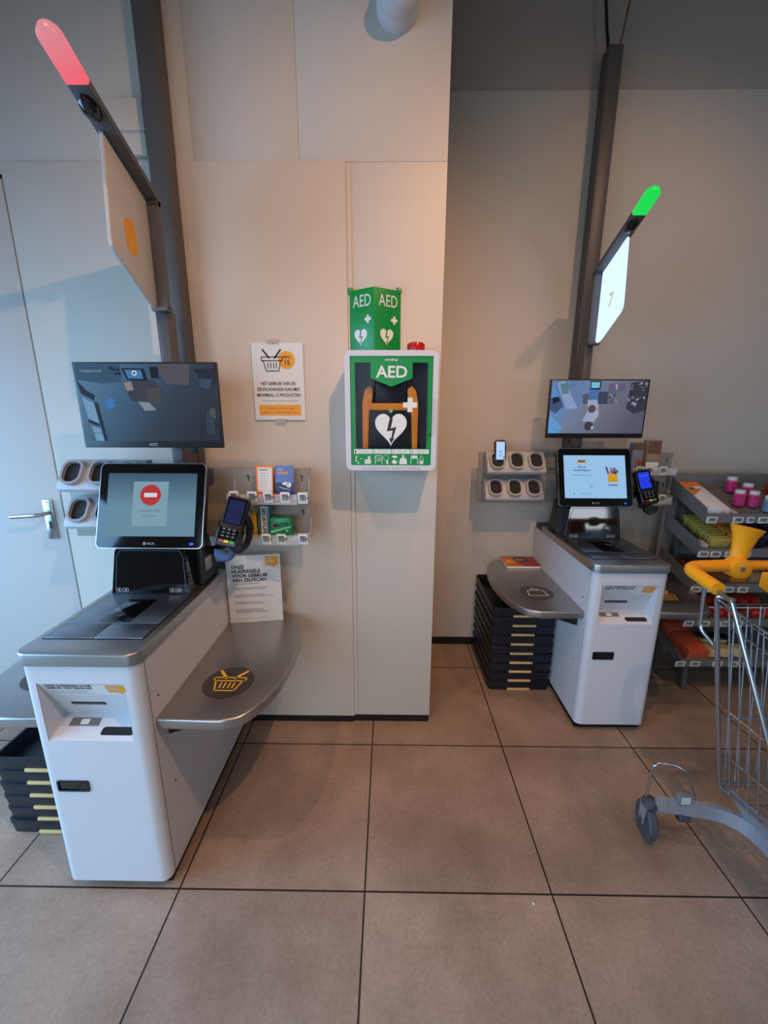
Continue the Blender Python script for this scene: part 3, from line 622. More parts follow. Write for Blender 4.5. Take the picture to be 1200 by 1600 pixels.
def cradle(x, y, z, label):
    t = thing('scanner_cradle', (x, y, z), label, 'scanner holder', 'hand scanner holders')
    Wd = .32
    mb = MB(); mb.prism([(0, .113), (-.030, .116), (-.048, .106), (-.100, .030), (-.104, .012), (-.096, 0), (-.075, -.004), (0, -.004)], 0, Wd, M_LGREY, 'x', .006, seg=3); mb.obj('housing', t)
    X0 = Matrix.Translation((0, -.074, .068)) @ Matrix.Rotation(math.radians(-34.4), 4, 'X') @ FRONT(0, 0, 0)
    for i in range(3):
        cx = .056+i*.104; X = X0 @ T(cx, .0, 0)
        mb = MB(); mb.ring(rr(.082, .102, .034, 7), rr(.062, .082, .026, 7), -.004, .014, M_LGREY, 'z', X); mb.ring(rr(.080, .100, .033, 7), rr(.062, .082, .026, 7), .012, .017, mat('cup_rim', (150, 150, 152), .35, noise=.03), 'z', X)
        mb.prism(rr(.063, .083, .026, 7), .001, .0035, mat('cup_inside', (12, 13, 16), .7, noise=.1), 'z', 0, X); mb.obj('scanner_cup', t)
    return t
cradle(-1.25, 1.602, 1.205, 'upper light grey scanner holder with empty cups beside the grey door'); cradle(-1.25, 1.602, 1.060, 'lower light grey scanner holder with empty cups beside the grey door')
cradle(.532, 2.304, 1.178, 'upper grey scanner holder in the recess, one handheld standing in it'); cradle(.532, 2.304, 1.030, 'lower grey scanner holder in the recess with three empty cups')
# hand scanner standing in the first cup
t = thing('hand_scanner', (.588, 2.225, 1.235), 'handheld scanner with a glowing white screen standing in a holder cup', 'hand scanner')
X = T(0, 0, 0) @ RX(-12) @ FRONT(0, 0, 0)
mb = MB(); mb.prism(rr(.062, .128, .018, 6, .016, .064), -.020, .004, M_BLACK, 'z', .005, X); mb.prism(rr(.032, .06, .010, 5, .012, -.016), -.018, .002, M_LGREY, 'z', .004, X); mb.prism(rr(.066, .06, .018, 5, .014, .018), -.022, .0, M_RUB, 'z', .004, X); mb.obj('body', t)
mb = MB(); A = Art(mb, X @ T(0, 0, .0045)); A.rect(-.007, .020, .039, .116, E_('scan', (176, 206, 250), 1.15), 1); A.disc(.016, .062, .004, E_('ink', (0, 0, 0)), 2); A.rect(.002, .045, .03, .047, E_('g1', (0, 0, 0)), 2); A.rect(.004, .038, .028, .04, E_('g1', (0, 0, 0)), 2); mb.obj('display', t)

# clear shelves
def clear_shelf(x0, x1, yb, z, label):
    mb = MB(); P = [(x0, yb), (x0, yb-.095), (x1-.035, yb-.10), (x1, yb-.055), (x1, yb)]
    mb.prism(P, z+.018, z+.021, M_CLEAR, 'z', .0008)
    for a, b in ((P[0], P[1]), (P[1], P[2]), (P[2], P[3]), (P[3], P[4])):
        d = Vector((b[0]-a[0], b[1]-a[1])).normalized(); n_ = Vector((-d.y, d.x))*.003
        mb.prism([a, b, (b[0]+n_.x, b[1]+n_.y), (a[0]+n_.x, a[1]+n_.y)], z, z+.040, M_CLEAR)
    for x in (x0, x1-.003): mb.prism([(yb-.03, z+.03), (yb, z+.03), (yb, z+.085), (yb-.006, z+.085)], x, x+.003, M_CLEAR, 'x')
    mb.box((x0, yb-.103, z+.002), (x1-.035, yb-.099, z+.006), M_LGREY)
    tag(mb.obj('acrylic_shelf'), label, 'shelf', 'clear acrylic shelves')
clear_shelf(-.612, -.312, 1.602, 1.160, 'upper clear acrylic shelf right of the left checkout screen'); clear_shelf(-.612, -.312, 1.602, 1.000, 'lower clear acrylic shelf of chewing gum by the left checkout')
clear_shelf(1.315, 1.580, 2.304, 1.175, 'upper clear acrylic shelf in the recess holding brown sweet bags'); clear_shelf(1.315, 1.580, 2.304, 1.015, 'lower clear acrylic shelf in the recess beside the card terminal')
G1 = 'price labels on the left clear shelves'
for i, x in enumerate((-.580, -.512, -.452, -.388, -.322-.0)): price_label(x, 1.496, 1.192-i*.0012, .036, .044, '%s of the five price labels on the upper clear shelf at left' % ORD[i] if i < 4 else 'rightmost of the five price labels on the upper clear shelf at left', G1, 10, price=['2.29', '1.09', '1.99', '1.79', '4.19'][i])
for i, x in enumerate((-.470, -.411, -.328)): price_label(x, 1.496, 1.026, .036, .044, ['left one of the three price labels on the lower clear shelf at left', 'middle one of the three price labels on the lower clear shelf at left', 'right one of the three price labels on the lower clear shelf at left'][i], G1, 10, price=['2.19', '1.19', '2.49'][i])
for i, x in enumerate((1.345, 1.395, 1.467)): price_label(x, 2.198, 1.202, .040, .044, ['leftmost price label on the upper clear shelf in the recess', 'second price label on the upper clear shelf in the recess', 'bright third price label on the upper clear shelf in the recess'][i], 'price labels on the right clear shelves', 10)
price_label(1.486, 2.196, 1.048, .040, .048, 'price label under the green packs right of the blue-lit card terminal', 'price labels on the right clear shelves', 10)
# goods on the left clear shelves
def pack(name, lo, hi, m, label, cat, art=None, rz=0, rx=0, bev=.002, group=None):
    cx, cy = (lo[0]+hi[0])/2, (lo[1]+hi[1])/2; w2, d2, h = (hi[0]-lo[0])/2, (hi[1]-lo[1])/2, hi[2]-lo[2]
    mb = MB(); mb.box((-w2, -d2, 0), (w2, d2, h), m, bev)
    if art: art(Art(mb, FRONT(0, -d2, 0)), w2*2, h)
    o = mb.obj(name); o.location = (cx, cy, lo[2]); o.rotation_euler = (math.radians(rx), 0, math.radians(rz)); return tag(o, label, cat, group)
ORG = mat('orange_card', (232, 132, 48), .5, noise=.04); BLU = mat('blue_card', (92, 122, 176), .5, noise=.08); NAVY = mat('navy_card', (44, 62, 110), .5, noise=.05)
def art_or(a, w_, h): a.rect(-w_/2+.008, .020, w_/2-.004, h-.008, M_PAPER, 1); a.rect(-w_/2+.014, h-.018, w_/2-.02, h-.015, M_INK, 2); lines(a, -w_/2+.014, h-.03, w_-.03, 6, .010, M_GINK, .0012)
pack('promotion_card', (-.512, 1.545, 1.182), (-.446, 1.551, 1.302), ORG, 'orange-edged white card with text standing on the upper clear shelf', 'card', art_or, rx=-8)
def art_bl(a, w_, h): a.rect(-w_/2, 0, w_/2, h*.45, NAVY, 1); a.text('cadeau', -w_/2+.008, h*.86, .006, M_PAPER, 2, bold=.01); a.text('STRIKE', -w_/2+.010, h*.72, .010, M_ORANGE, 2, width=.040, bold=.03); a.disc(.004, h*.42, .014, M_PAPER, 2, ry=.006); a.disc(.016, h*.38, .010, M_PAPER, 2); a.line([(-.02, h*.3), (.02, h*.22)], .002, M_PAPER, 2)
pack('gift_card', (-.440, 1.552, 1.182), (-.366, 1.556, 1.302), BLU, 'blue gift card with a white aircraft picture on the upper clear shelf', 'card', art_bl, rx=-8)
mb = MB()
for i in range(7):
    x = -.500+i*.0165; mb.box((x, 1.515+.004*(i % 2), 1.182+.002*(i % 3)), (x+.020, 1.530, 1.199+.002*(i % 2)), M_RED, .003, T(0, 0, 0))
tag(mb.obj('red_wrapper'), 'crumpled red wrapper lying in front of the cards on the shelf', 'wrapper')
TEAL = mat('teal_pack', (70, 120, 124), .3, noise=.06); GRN = mat('green_pack', (10, 128, 70), .3, noise=.08); YP = mat('yellow_pack', (206, 160, 30), .35, noise=.06); NV = mat('deep_navy', (20, 28, 66), .5)
pack('gum_pack', (-.534, 1.535, 1.022), (-.516, 1.575, 1.118), YP, 'yellow gum pack half hidden behind the left card terminal', 'chewing gum')
def art_sp(a, w_, h):
    a.rect(-.010, .010, .012, h-.002, M_PAPER, 1); a.text('SPORTLIFE', -.004, h-.008, .013, M_INK, 2, width=h-.02, bold=.03, rot=-90)
pack('gum_pack', (-.510, 1.535, 1.022), (-.464, 1.570, 1.148), TEAL, 'teal gum pack with a vertical white stripe of lettering', 'chewing gum', art_sp)
def art_me(a, w_, h): a.poly([(-w_/2, h*.25), (w_/2, h*.55), (w_/2, h*.62), (-w_/2, h*.38)], mat('pale_green', (130, 190, 150), .4), 1); a.text('MENTOS', -.024, h*.56, .013, NV, 2, width=.056, bold=.03, rot=8); a.disc(-.024, h*.62, .009, M_RED, 2, ry=.006); a.disc(.024, h*.38, .005, mat('pale_green', (0, 0, 0)), 2); a.rect(.006, .005, .032, .010, M_PAPER, 2)
pack('gum_pack', (-.458, 1.520, 1.022), (-.378, 1.570, 1.104), GRN, 'wide green gum pack on the lower clear shelf', 'chewing gum', art_me, rz=0, rx=0)
# goods on the right clear shelves
BRN = mat('brown_bag', (104, 74, 52), .4, noise=.35, nscale=60); GRB = mat('grey_bag', (124, 128, 138), .35, noise=.2, nscale=40); TAN = mat('tan_bag', (156, 128, 98), .4, noise=.15, nscale=50)
pack('sweet_bag', (1.322, 2.25, 1.197), (1.388, 2.29, 1.345), GRB, 'grey sweet bag on the upper clear shelf in the recess, left', 'bag of sweets', lambda a, w_, h: (a.rect(-w_/2, h*.75, w_/2, h, BRN, 1), a.disc(.012, h*.28, .016, M_RED, 1)), bev=.008)
pack('sweet_bag', (1.395, 2.24, 1.197), (1.470, 2.29, 1.360), TAN, 'brown-topped tan sweet bag on the upper clear shelf in the recess', 'bag of sweets', lambda a, w_, h: (a.rect(-w_/2+.003, h*.55, w_/2-.002, h-.004, BRN, 1), a.rect(-w_/2+.002, .004, w_/2-.004, h*.28, M_PAPER, 1)), bev=.008)
DGR = mat('dark_green_pack', (34, 72, 52), .35, noise=.15)
pack('mint_pack', (1.385, 2.25, 1.037), (1.440, 2.29, 1.123), DGR, 'dark green mint pack behind the blue-lit card terminal', 'mints', lambda a, w_, h: a.rect(-.015, h*.45, .02, h*.55, TEAL, 1))
pack('mint_pack', (1.445, 2.245, 1.037), (1.492, 2.29, 1.136), M_BLACK, 'black mint pack on the lower clear shelf in the recess', 'mints', lambda a, w_, h: a.rect(.0, h*.2, .008, h*.7, TEAL, 1))

# ---------------------------------------------------------------- card terminals
def terminal(x, y, z, roll, which):
    t = thing('card_terminal', (x, y, z), {'L': 'black card terminal with coloured keys beside the red no-entry screen', 'R': 'black card terminal with a bright blue screen in the recess'}[which], 'card terminal', 'card payment terminals')
    M = RY(roll) @ RX(-22)
    X = M @ FRONT(0, 0, 0)
    mb = MB(); mb.prism(rr(.080, .155, .014, 5, 0, .030), -.026, .004, M_BLACK, 'z', .006, X, seg=3)
    mb.prism(rr(.088, .075, .018, 6, 0, -.040), -.034, .014, M_BLACK, 'z', .008, X, seg=3); mb.obj('body', t)
    mb = MB(); A = Art(mb, X @ T(0, 0, .0045)); A.rect(-.034, .004, .034, .102, M_GLOSS, 1)
    A.rect(-.028, .008, .028, .094, E_('term'+which, (14, 18, 70) if which == 'L' else (30, 60, 230), 1.), 2); A.rect(-.022, .074, .024, .076, E_('tl'+which, (40, 50, 110) if which == 'L' else (110, 150, 255), 1.), 3); mb.obj('display', t)
    mb = MB(); A = Art(mb, X @ T(0, 0, .0145)); A.rect(-.034, -.068, .034, -.010, M_GLOSS, 1)
    for i in range(3):
        for j in range(3): A.rect(-.024+i*.018, -.030-j*.012+.012, -.012+i*.018, -.030-j*.012+.018, M_RUB, 2); A.rect(-.0195+i*.018, -.0165-j*.012, -.0165+i*.018, -.0135-j*.012, M_LGREY, 3)
    for i, c in enumerate((M_RED, mat('key_yellow', (226, 200, 40), .4), mat('key_green', (70, 160, 80), .4))): A.rect(-.029+i*.020, -.062, -.012+i*.020, -.053, c, 2)
    mb.obj('keypad', t)
    mb = MB(); mb.prism([(.036*math.cos(k*PI/14), -.090-.038*math.sin(k*PI/14)) for k in range(15)], -.020, .004, mat('slot_blue', (32, 62, 112), .4) if which == 'L' else M_BLACK, 'z', .003, X)
    mb.box((-.012, -.006, -.100), (.012, .0, -.085), M_BLACK, .001, M); mb.obj('card_slot_cover', t)
    s = 1
    mb = MB(); mb.tube(smoothpath([(.030, .015, .05), (.055, .035, .0), (.050, .04, -.07), (.02, .045, -.105), (-.01, .05, -.09)], 6), .013, M_BLACK, 12, X=RY(roll))
    mb.tube(smoothpath([(0, .03, .0), (-.03, .09, -.06), (-.10, .13, -.12), (-.17, .14, -.15)], 6), .016, M_BLACK, 12); mb.obj('holder_arm', t)
terminal(-.560, 1.400, 1.105, 13, 'L'); terminal(1.335, 2.100, 1.115, -10, 'R')

# ---------------------------------------------------------------- house-rules sign on the left tray, folders on the right tray
mb = MB(); Wd, Hh = .224, .305; mb.box((-Wd/2, 0, 0), (Wd/2, .004, Hh), M_PAPER, .0008); a = Art(mb, FRONT(0, 0, 0)); x0 = -Wd/2+.022
for i, (s, w_) in enumerate((('ONZE', .052), ('HUISREGELS', .118), ('VOOR GEBRUIK', .150), ('VAN ZELFSCAN', .140))): a.text(s, x0, Hh-.058-i*.0195, .0145, M_INK, 1, width=w_, bold=.04)
a.bubble(Wd/2-.062, Hh-.050, .054, .042, M_YEL, 1)
a.rect(x0+.004, .178, x0+.11, .1798, M_INK, 1)
for j, n_ in enumerate((2, 2, 2, 3)): lines(a, x0+.004, .160-j*.033, .165, n_, .0065, M_INK, .0014, .35)
lines(a, x0+.002, .018, .14, 1, .006, M_GINK, .001)
o = mb.obj('house_rules_sign'); o.location = (-.572, 1.617, .6105); o.rotation_euler = (math.radians(-1.5), 0, math.radians(9)); tag(o, 'white house-rules sign reading ONZE HUISREGELS standing on the left checkout tray', 'sign')
mb = MB(); mb.box((-.10, -.08, 0), (.10, .08, .012), M_PAPER, .001); a = Art(mb, T(0, 0, .0125)); FO = mat('folder_orange', (206, 106, 44), .5, noise=.3, nscale=25); FR = mat('folder_red', (150, 54, 46), .5, noise=.25, nscale=30); a.rect(-.10, -.08, .10, .08, FO, 1); a.poly([(0, -.08), (.10, -.08), (.10, .08), (-.03, .08)], FR, 2); a.rect(-.03, .0, .05, .05, M_BLACK, 3); a.rect(-.022, .02, .03, .032, M_PAPER, 4); a.disc(-.06, .0, .03, M_YEL, 2)
o = mb.obj('leaflet_stack'); o.location = (.800, 2.355, .6105); tag(o, 'small stack of orange and red leaflets on the recess checkout tray', 'leaflets')

# ---------------------------------------------------------------- poster
mb = MB(); Wd, Hh = .206, .297; mb.box((-Wd/2, 0, 0), (Wd/2, .0012, Hh), M_PAPER); a = Art(mb, FRONT(0, 0, 0)); a.e = .0004
a.basket(-.022, .221, .084, M_INK, .0032, 3); a.disc(.036, .233, .034, M_YEL, 1, 36); a.text('MAX.', .040, .240, .0105, mat('brown_ink', (110, 62, 24), .6), 2, width=.031, align='c', bold=.02); a.text('15', .039, .215, .018, mat('brown_ink', (0, 0, 0)), 2, width=.020, align='c', bold=.03)
for i, (s, w_) in enumerate((('HET GEBRUIK VAN DE', .139), ('ZELFSCANKASSA KAN MET', .176), ('MAXIMAAL 15 PRODUCTEN', .176))): a.text(s, -.002, .1375-i*.0225, .0125, M_INK, 1, width=w_, align='c', bold=.02)
a.rect(-.075, .0745, .076, .0762, M_GINK, 1); a.rect(-.085, .018, .086, .060, M_YEL, 1); a.poly([(-.004, .060), (.004, .060), (0, .065)], M_YEL, 1)
a.text('Dit geldt niet voor het', 0, .0435, .0075, M_YELD, 2, width=.112, align='c', bold=.01); a.text('gebruik van de handscanners.', 0, .028, .0075, M_YELD, 2, width=.142, align='c', bold=.01)
o = mb.obj('max_products_poster'); o.location = (-.447, W1-.0165, 1.470); tag(o, 'white paper poster with basket drawing and MAX. 15 taped on the wall', 'poster')
TP = mat('adhesive_tape', (196, 186, 166), .3, alpha=.5)
for i, (x, z, n_) in enumerate(((-.015, .292, 'tape'), (-.0, -.014, 'tape'))):
    mb = MB(); mb.box((x-.022, -.0018, z), (x+.022, -.0012, z+.018), TP); mb.obj('tape', o)

# ---------------------------------------------------------------- AED cabinet, sign, defibrillator
t = thing('aed_cabinet', (.008, W1-.15, 1.283), 'white wall cabinet with green framed glass door reading AED', 'defibrillator cabinet')
Wd, Hh = .345, .437; DP = .148
mb = MB(); mb.ring(rr(Wd-.004, Hh-.004, .022, 6, 0, Hh/2), rr(Wd-.06, Hh-.06, .012, 6, 0, Hh/2), .0, DP-.004, M_WHITE, 'y'); mb.prism(rr(Wd-.01, Hh-.01, .02, 6, 0, Hh/2), DP-.008, DP-.001, M_WHITE, 'y'); mb.obj('housing', t)
mb = MB(); mb.prism(rr(Wd-.062, Hh-.062, .012, 6, 0, Hh/2), DP-.02, DP-.010, mat('cabinet_inside', (84, 88, 102), .5, noise=.1), 'y'); mb.obj('inner_lining', t)
gx, gz0, gz1 = .1525, .020, .417
mb = MB(); mb.ring(rr(Wd, Hh, .024, 6, 0, Hh/2), rr(2*gx, gz1-gz0, .003, 6, 0, (gz0+gz1)/2), -.016, .002, M_WHITE, 'y')
a = Art(mb, FRONT(0, -.0163, 0)); a.text('PUSH BAR TO OPEN - ALARM WILL SOUND', 0, .007, .004, M_GINK, 1, width=.19, align='c', bold=0); 
for x in (-.105, .105): a.line([(x-.004, .006), (x+.004, .006), (x, .013)], .0008, M_GINK, 1, True)
dr = mb.obj('door_frame', t)
wx, wz0, wz1 = .135, .083, .395
mb = MB(); mb.ring(rr(2*gx, gz1-gz0, .003, 3, 0, (gz0+gz1)/2), rr(2*wx, wz1-wz0, .002, 3, 0, (wz0+wz1)/2), -.013, -.009, M_GREEN, 'y')
a = Art(mb, FRONT(0, -.0133, 0)); a.e = .0005
a.line([(-gx, gz0), (gx, gz0), (gx, gz1), (-gx, gz1)], .0018, M_INK, 1, True)
a.text('mindray', 0, .401, .0085, M_PAPER, 1, width=.048, align='c', bold=.02)
for i in range(4):
    x0 = -.142+i*.0722; a.poly(rr(.070, .017, .003, 3, x0+.035, .072), M_PAPER, 1); a.text(str(i+1), x0+.004, .0665, .0105, M_INK, 2, width=.005, bold=0)
    for j in range(3): a.rect(x0+.016+.004*(j % 2), .0755-j*.0045, x0+.062-.005*(j % 2), .0762-j*.0045, M_GINK, 2)
# pictograms: phone, AED bag, AED unit with circle, torso, unit with warning triangle
a.line([(-.131, .054), (-.136, .043), (-.131, .031), (-.124, .028)], .0045, M_PAPER, 1); a.line([(-.120, .044), (-.112, .044)], .002, M_PAPER, 1)
a.poly([(-.101, .025), (-.077, .025), (-.077, .042), (-.101, .042)], M_PAPER, 1); a.poly([(-.086, .042), (-.080, .042), (-.080, .057), (-.090, .050)], M_PAPER, 1); a.line([(-.097, .034), (-.081, .034)], .0012, M_GREEN, 2)
a.line([(-.060, .025), (-.060, .056), (-.034, .056), (-.034, .025)], .0022, M_PAPER, 1); a.text('AED', -.047, .036, .007, M_PAPER, 1, width=.016, align='c'); a.line([(-.058, .048), (-.036, .048)], .0015, M_PAPER, 1)
a.line([(-.019+.010*math.cos(k*PI/8), .049+.010*math.sin(k*PI/8)) for k in range(16)], .0016, M_PAPER, 1, True); a.poly([(-.020, .040), (-.012, .042), (-.009, .026), (-.016, .024)], M_PAPER, 1)
a.poly([(.004, .056), (.020, .058), (.026, .050), (.014, .047), (.006, .050)], M_PAPER, 1); a.poly([(.003, .028), (.018, .025), (.026, .031), (.014, .042), (.005, .038)], M_PAPER, 1)
a.poly([(.032, .024), (.062, .024), (.060, .044), (.052, .049), (.042, .049), (.034, .044)], M_PAPER, 1); a.disc(.047, .055, .0045, M_PAPER, 1)
a.line([(.076, .025), (.078, .057), (.100, .057), (.104, .025)], .0022, M_PAPER, 1); a.poly([(.079, .046), (.100, .046), (.099, .055), (.080, .055)], M_PAPER, 1)
a.line([(.108, .040), (.126, .040), (.117, .058)], .0016, M_PAPER, 1, True); a.poly([(.110, .036), (.126, .037), (.122, .024), (.112, .024)], M_PAPER, 1); a.line([(.112, .034), (.100, .029)], .002, M_PAPER, 1)
# hanging AED label on the pane
a.poly([(-.077, wz1+.001), (-.077, wz1-.055), (0, wz1-.085), (.077, wz1-.055), (.077, wz1+.001)], M_GREEN, 1); a.text('AED', 0, wz1-.052, .040, M_PAPER, 2, width=.115, align='c', bold=.02)
a.heart(-.001, .163, .060, M_PAPER, 1); a.bolt(-.001, .158, .060, M_INK, 2); a.cross(.070, .245, .026, M_PAPER, 1); a.disc(-.002, .224, .0075, mat('pale_green2', (120, 170, 110), .4), 1)
mb.obj('green_door_print', dr)
mb = MB(); mb.box((-wx-.004, -.0115, wz0-.004), (wx+.004, -.0095, wz1+.004), mat('cabinet_pane', (40, 46, 56), .03, alpha=.12, spec=.8)); mb.obj('door_pane', dr)
mb = MB(); mb.tube(fillet([(gx-.008, -.014, .135), (gx-.008, -.026, .140), (gx-.008, -.026, .262), (gx-.008, -.014, .267)], .01), .0035, M_GREEN, 8); mb.obj('door_handle', dr)
mb = MB(); mb.lathe([(.034, 0), (.034, .012), (.031, .016), (.031, .030), (.027, .037), (.015, .040), (0, .0405)], M_RED, 28, T(.093, .07, Hh)); 
for k in range(14): mb.box((-.0015, .030, .014), (.0015, .0335, .034), M_RED, 0, T(.093, .07, Hh) @ RZ(k*360/14))
mb.obj('alarm_beacon', t)
d = thing('defibrillator', (.004, W1-.075, 1.283+.0305), 'orange and black defibrillator bag inside the AED cabinet', 'defibrillator')
mb = MB(); mb.prism([(-.092, .0), (.092, 0), (.098, .17), (.082, .225), (-.082, .225), (-.098, .17)], -.038, .045, M_BLACK, 'y', .008); mb.prism(rr(.12, .10, .02, 5, 0, .265), -.02, .03, M_BLACK, 'y', .006); mb.obj('bag', d)
DO = mat('bag_orange', (255, 156, 24), .5, noise=.08)
mb = MB()
for s in (-1, 1): mb.prism([(s*.088, .0), (s*.106, .0), (s*.108, .22), (s*.098, .27), (s*.082, .285), (s*.066, .275), (s*.068, .235), (s*.080, .20)], -.046, .04, DO, 'y', .004)
mb.box((-.08, -.047, .195), (.08, -.038, .222), DO, .003); mb.obj('orange_trim', d)
mb = MB(); mb.tube(fillet([(-.05, -.02, .30), (-.05, -.02, .335), (.05, -.02, .335), (.05, -.02, .30)], .02), .008, M_BLACK, 10); mb.obj('carry_handle', d)
# V-shaped sign
t = thing('aed_wall_sign', (-.058, W1, 1.724), 'green V-shaped wall sign with AED and hearts above the cabinet', 'sign')
for sx in (-1, 1):
    p0 = Vector((0, -.068)); p1 = Vector((sx*.101, -.004)); L_ = (p1-p0).length; ang = math.atan2(p1.y-p0.y, p1.x-p0.x) if sx > 0 else math.atan2(p0.y-p1.y, p0.x-p1.x)
    org = p0 if sx > 0 else p1
    X = T(org.x, org.y, 0) @ Matrix.Rotation(ang, 4, 'Z')
    mb = MB(); mb.box((0, 0, 0), (L_, .003, .232), M_GREEN, .0008, X); A = Art(mb, X @ FRONT(0, 0, 0)); c = L_/2
    A.text('AED', c+.002, .170, .042, M_PAPER, 1, width=.084, align='c', bold=.0); A.heart(c-.004, .065, .030, M_PAPER, 1); A.bolt(c-.004, .062, .030, M_GREEN, 2); A.cross(c+.030, .124, .0145, M_PAPER, 1)
    mb.obj('sign_face', t)
    mb = MB(); mb.box((min(sx*.083, sx*.103), -.012, .222), (max(sx*.083, sx*.103), -.008, .243), M_GREEN, .001); mb.lathe([(.003, 0), (.003, .002)], M_LGREY, 10, T(sx*.094, -.012, .236) @ RX(90)); mb.obj('mounting_tab', t)

# ---------------------------------------------------------------- dome camera at the top of the wall
t = thing('dome_camera', (.022, W1, 2.825), 'white dome security camera high on the wall above the AED', 'security camera')
mb = MB(); X = RX(90); mb.lathe([(.072, 0), (.072, .035), (.069, .045)], M_WHITE, 36, X); mb.lathe([(.069, .045), (.071, .06), (.069, .085), (.060, .108), (.045, .124), (.024, .133), (0, .136)], M_WHITE, 36, X); mb.obj('dome_housing', t)
mb = MB(); X2 = T(0, -.108, .004) @ RX(100); mb.lathe([(.052, .012), (.050, .042), (.044, .046), (.038, .042), (.036, .034), (0, .034)], M_LGREY, 30, X2); mb.obj('eyeball', t)
mb = MB(); mb.lathe([(.026, .034), (.026, .044), (.020, .051), (.010, .054), (0, .055)], M_GLOSS, 26, X2); mb.obj('lens', t)

# ---------------------------------------------------------------- crate stacks
def crate(x, y, z, label, group, foot=True):
    t = thing('shopping_crate', (x, y, z), label, 'crate', group)
    Wd, Dp = .340, .455; h = .056
    mb = MB(); o1 = rr(Wd, Dp, .022, 4); o0 = rr(Wd-.008, Dp-.008, .02, 4); i1 = rr(Wd-.012, Dp-.012, .02, 4); i0 = rr(Wd-.026, Dp-.026, .016, 4)
    tb = bmesh.new(); n_ = len(o1)
    R = [[tb.verts.new((p[0], p[1], zz)) for p in L] for L, zz in ((o0, 0), (o1, h-.012), (rr(Wd+.004, Dp+.004, .024, 4), h-.012), (rr(Wd+.004, Dp+.004, .024, 4), h), (i1, h), (i0, .006))]
    for A_, B_ in zip(R, R[1:]):
        for k_ in range(n_): tb.faces.new((A_[k_], A_[(k_+1) % n_], B_[(k_+1) % n_], B_[k_]))
    tb.faces.new(R[0][::-1]); tb.faces.new(R[-1]); bmesh.ops.recalc_face_normals(tb, faces=tb.faces[:]); mb.merge(tb, M_CRATE)
    mb.obj('crate_body', t)
    mb = MB(); mb.box((-.062, -Dp/2-.003, .000), (.062, -Dp/2+.012, .012), M_CRATEO, .002); mb.obj('handle_grip', t)
    mb = MB(); mb.box((-.062, Dp/2-.012, .0), (.062, Dp/2+.006, .013), M_CRATEO, .002); mb.obj('handle_grip', t)
    return t
def dup(root, loc, label):
    r_ = root.copy(); C.objects.link(r_); r_.location = loc; r_['label'] = label
    for ch in list(root.children):
        c = ch.copy(); C.objects.link(c); c.parent = r_
    return r_
def stack(x, y, n_, where, group, pitch=.0555):
    first = None
    names = ['bottom crate', 'second crate from the floor', 'third crate from the floor', 'fourth crate from the floor', 'fifth crate from the floor', 'sixth crate from the floor', 'seventh crate from the floor', 'eighth crate from the floor', 'ninth crate from the floor']
    for i in range(n_):
        lab = '%s of the dark stack %s' % ('topmost open crate' if i == n_-1 else names[i], where); loc = (x+random.uniform(-.002, .002), y+random.uniform(-.002, .002), .0015+i*pitch)
        if first is None: first = crate(*loc, lab, group)
        else: dup(first, loc, lab)
stack(.728, 2.215, 9, 'under the recess checkout tray', 'crates stacked under the recess checkout', .0555)
stack(-1.208, 1.392, 6, 'left of the left checkout', 'crates stacked by the left checkout', .0545)

# ---------------------------------------------------------------- sweets rack in the recess
RK0, RK1 = 1.588, 2.62; RY0, RY1 = 2.0, 2.30
t = thing('sweets_rack', (RK0, RY0, 0), 'grey metal rack of sloping shelves of sweets at the right', 'shelf rack')
SH = [(1.003, 1.108), (.822, .905), (.628, .705), (.432, .505), (.200, .275)]      # shelf surface heights front / back
for i, (zf, zb) in enumerate(SH):
    yf = 0 if i < 4 else -.015; D = .29
    mb = MB(); mb.prism([(yf, zf-.006), (D, zb-.006), (D, zb), (yf, zf)], 0, RK1-RK0, M_GREY, 'x')
    mb.prism([(yf-.004, zf-.034), (yf, zf-.034), (yf, zf+.012), (yf-.004, zf+.012)], 0, RK1-RK0, M_GREY, 'x', .0008)
    if i < 4: mb.prism([(yf, zf-.034), (D, zb-.03), (D, zb+.05), (yf, zf+.040)], -.003, .0, M_GREY, 'x')
    else: mb.prism([(yf, zf-.034), (D, zb-.03), (D, zb+.012), (yf, zf+.012)], -.003, .0, M_GREY, 'x')
    mb.obj('shelf', t)
mb = MB(); mb.box((-.02, .29, .06), (RK1-RK0, .30, 1.07), M_GREY, .002); mb.box((-.02, .285, 1.09), (.62, .30, 1.175), M_GREY, .002); mb.box((.62, .285, 1.09), (RK1-RK0, .30, 1.14), M_KICK, .002); mb.obj('back_panel', t)
for x in (.055, .98):
    mb = MB(); mb.prism([(.01, 0), (.05, 0), (.07, .165), (.16, .19), (.16, .23), (.03, .19)], x, x+.028, M_POLE, 'x', .002); mb.box((x, .25, 0), (x+.03, .30, 1.05), M_POLE, .002); mb.obj('leg', t)
G2 = 'price labels on the sweets rack'; NM = ['top', 'second', 'third', 'fourth', 'bottom']
tags = [((1.615, .030), (1.745, .030), (1.806, .020), (1.87, .030), (1.95, .03)), ((1.606, .030), (1.668, .030), (1.742, .030), (1.820, .030)), ((1.602, .03), (1.685, .030), (1.772, .03), (1.845, .03)), ((1.600, .03), (1.685, .03), (1.79, .03), (1.86, .03)), ((1.585, .03), (1.665, .03), (1.785, .03), (1.87, .03))]
for i, row in enumerate(tags):
    for j, (x, hw) in enumerate(row):
        price_label(x, RY0-.006-(.015 if i == 4 else 0), SH[i][0]-.020, hw*1.75, .033, '%s price label from the left on the %s shelf of the sweets rack' % (['first', 'second', 'third', 'fourth', 'fifth'][j], NM[i]), G2, 8, price=random.choice(['0.99', '1.49', '2.19', '1.79']))
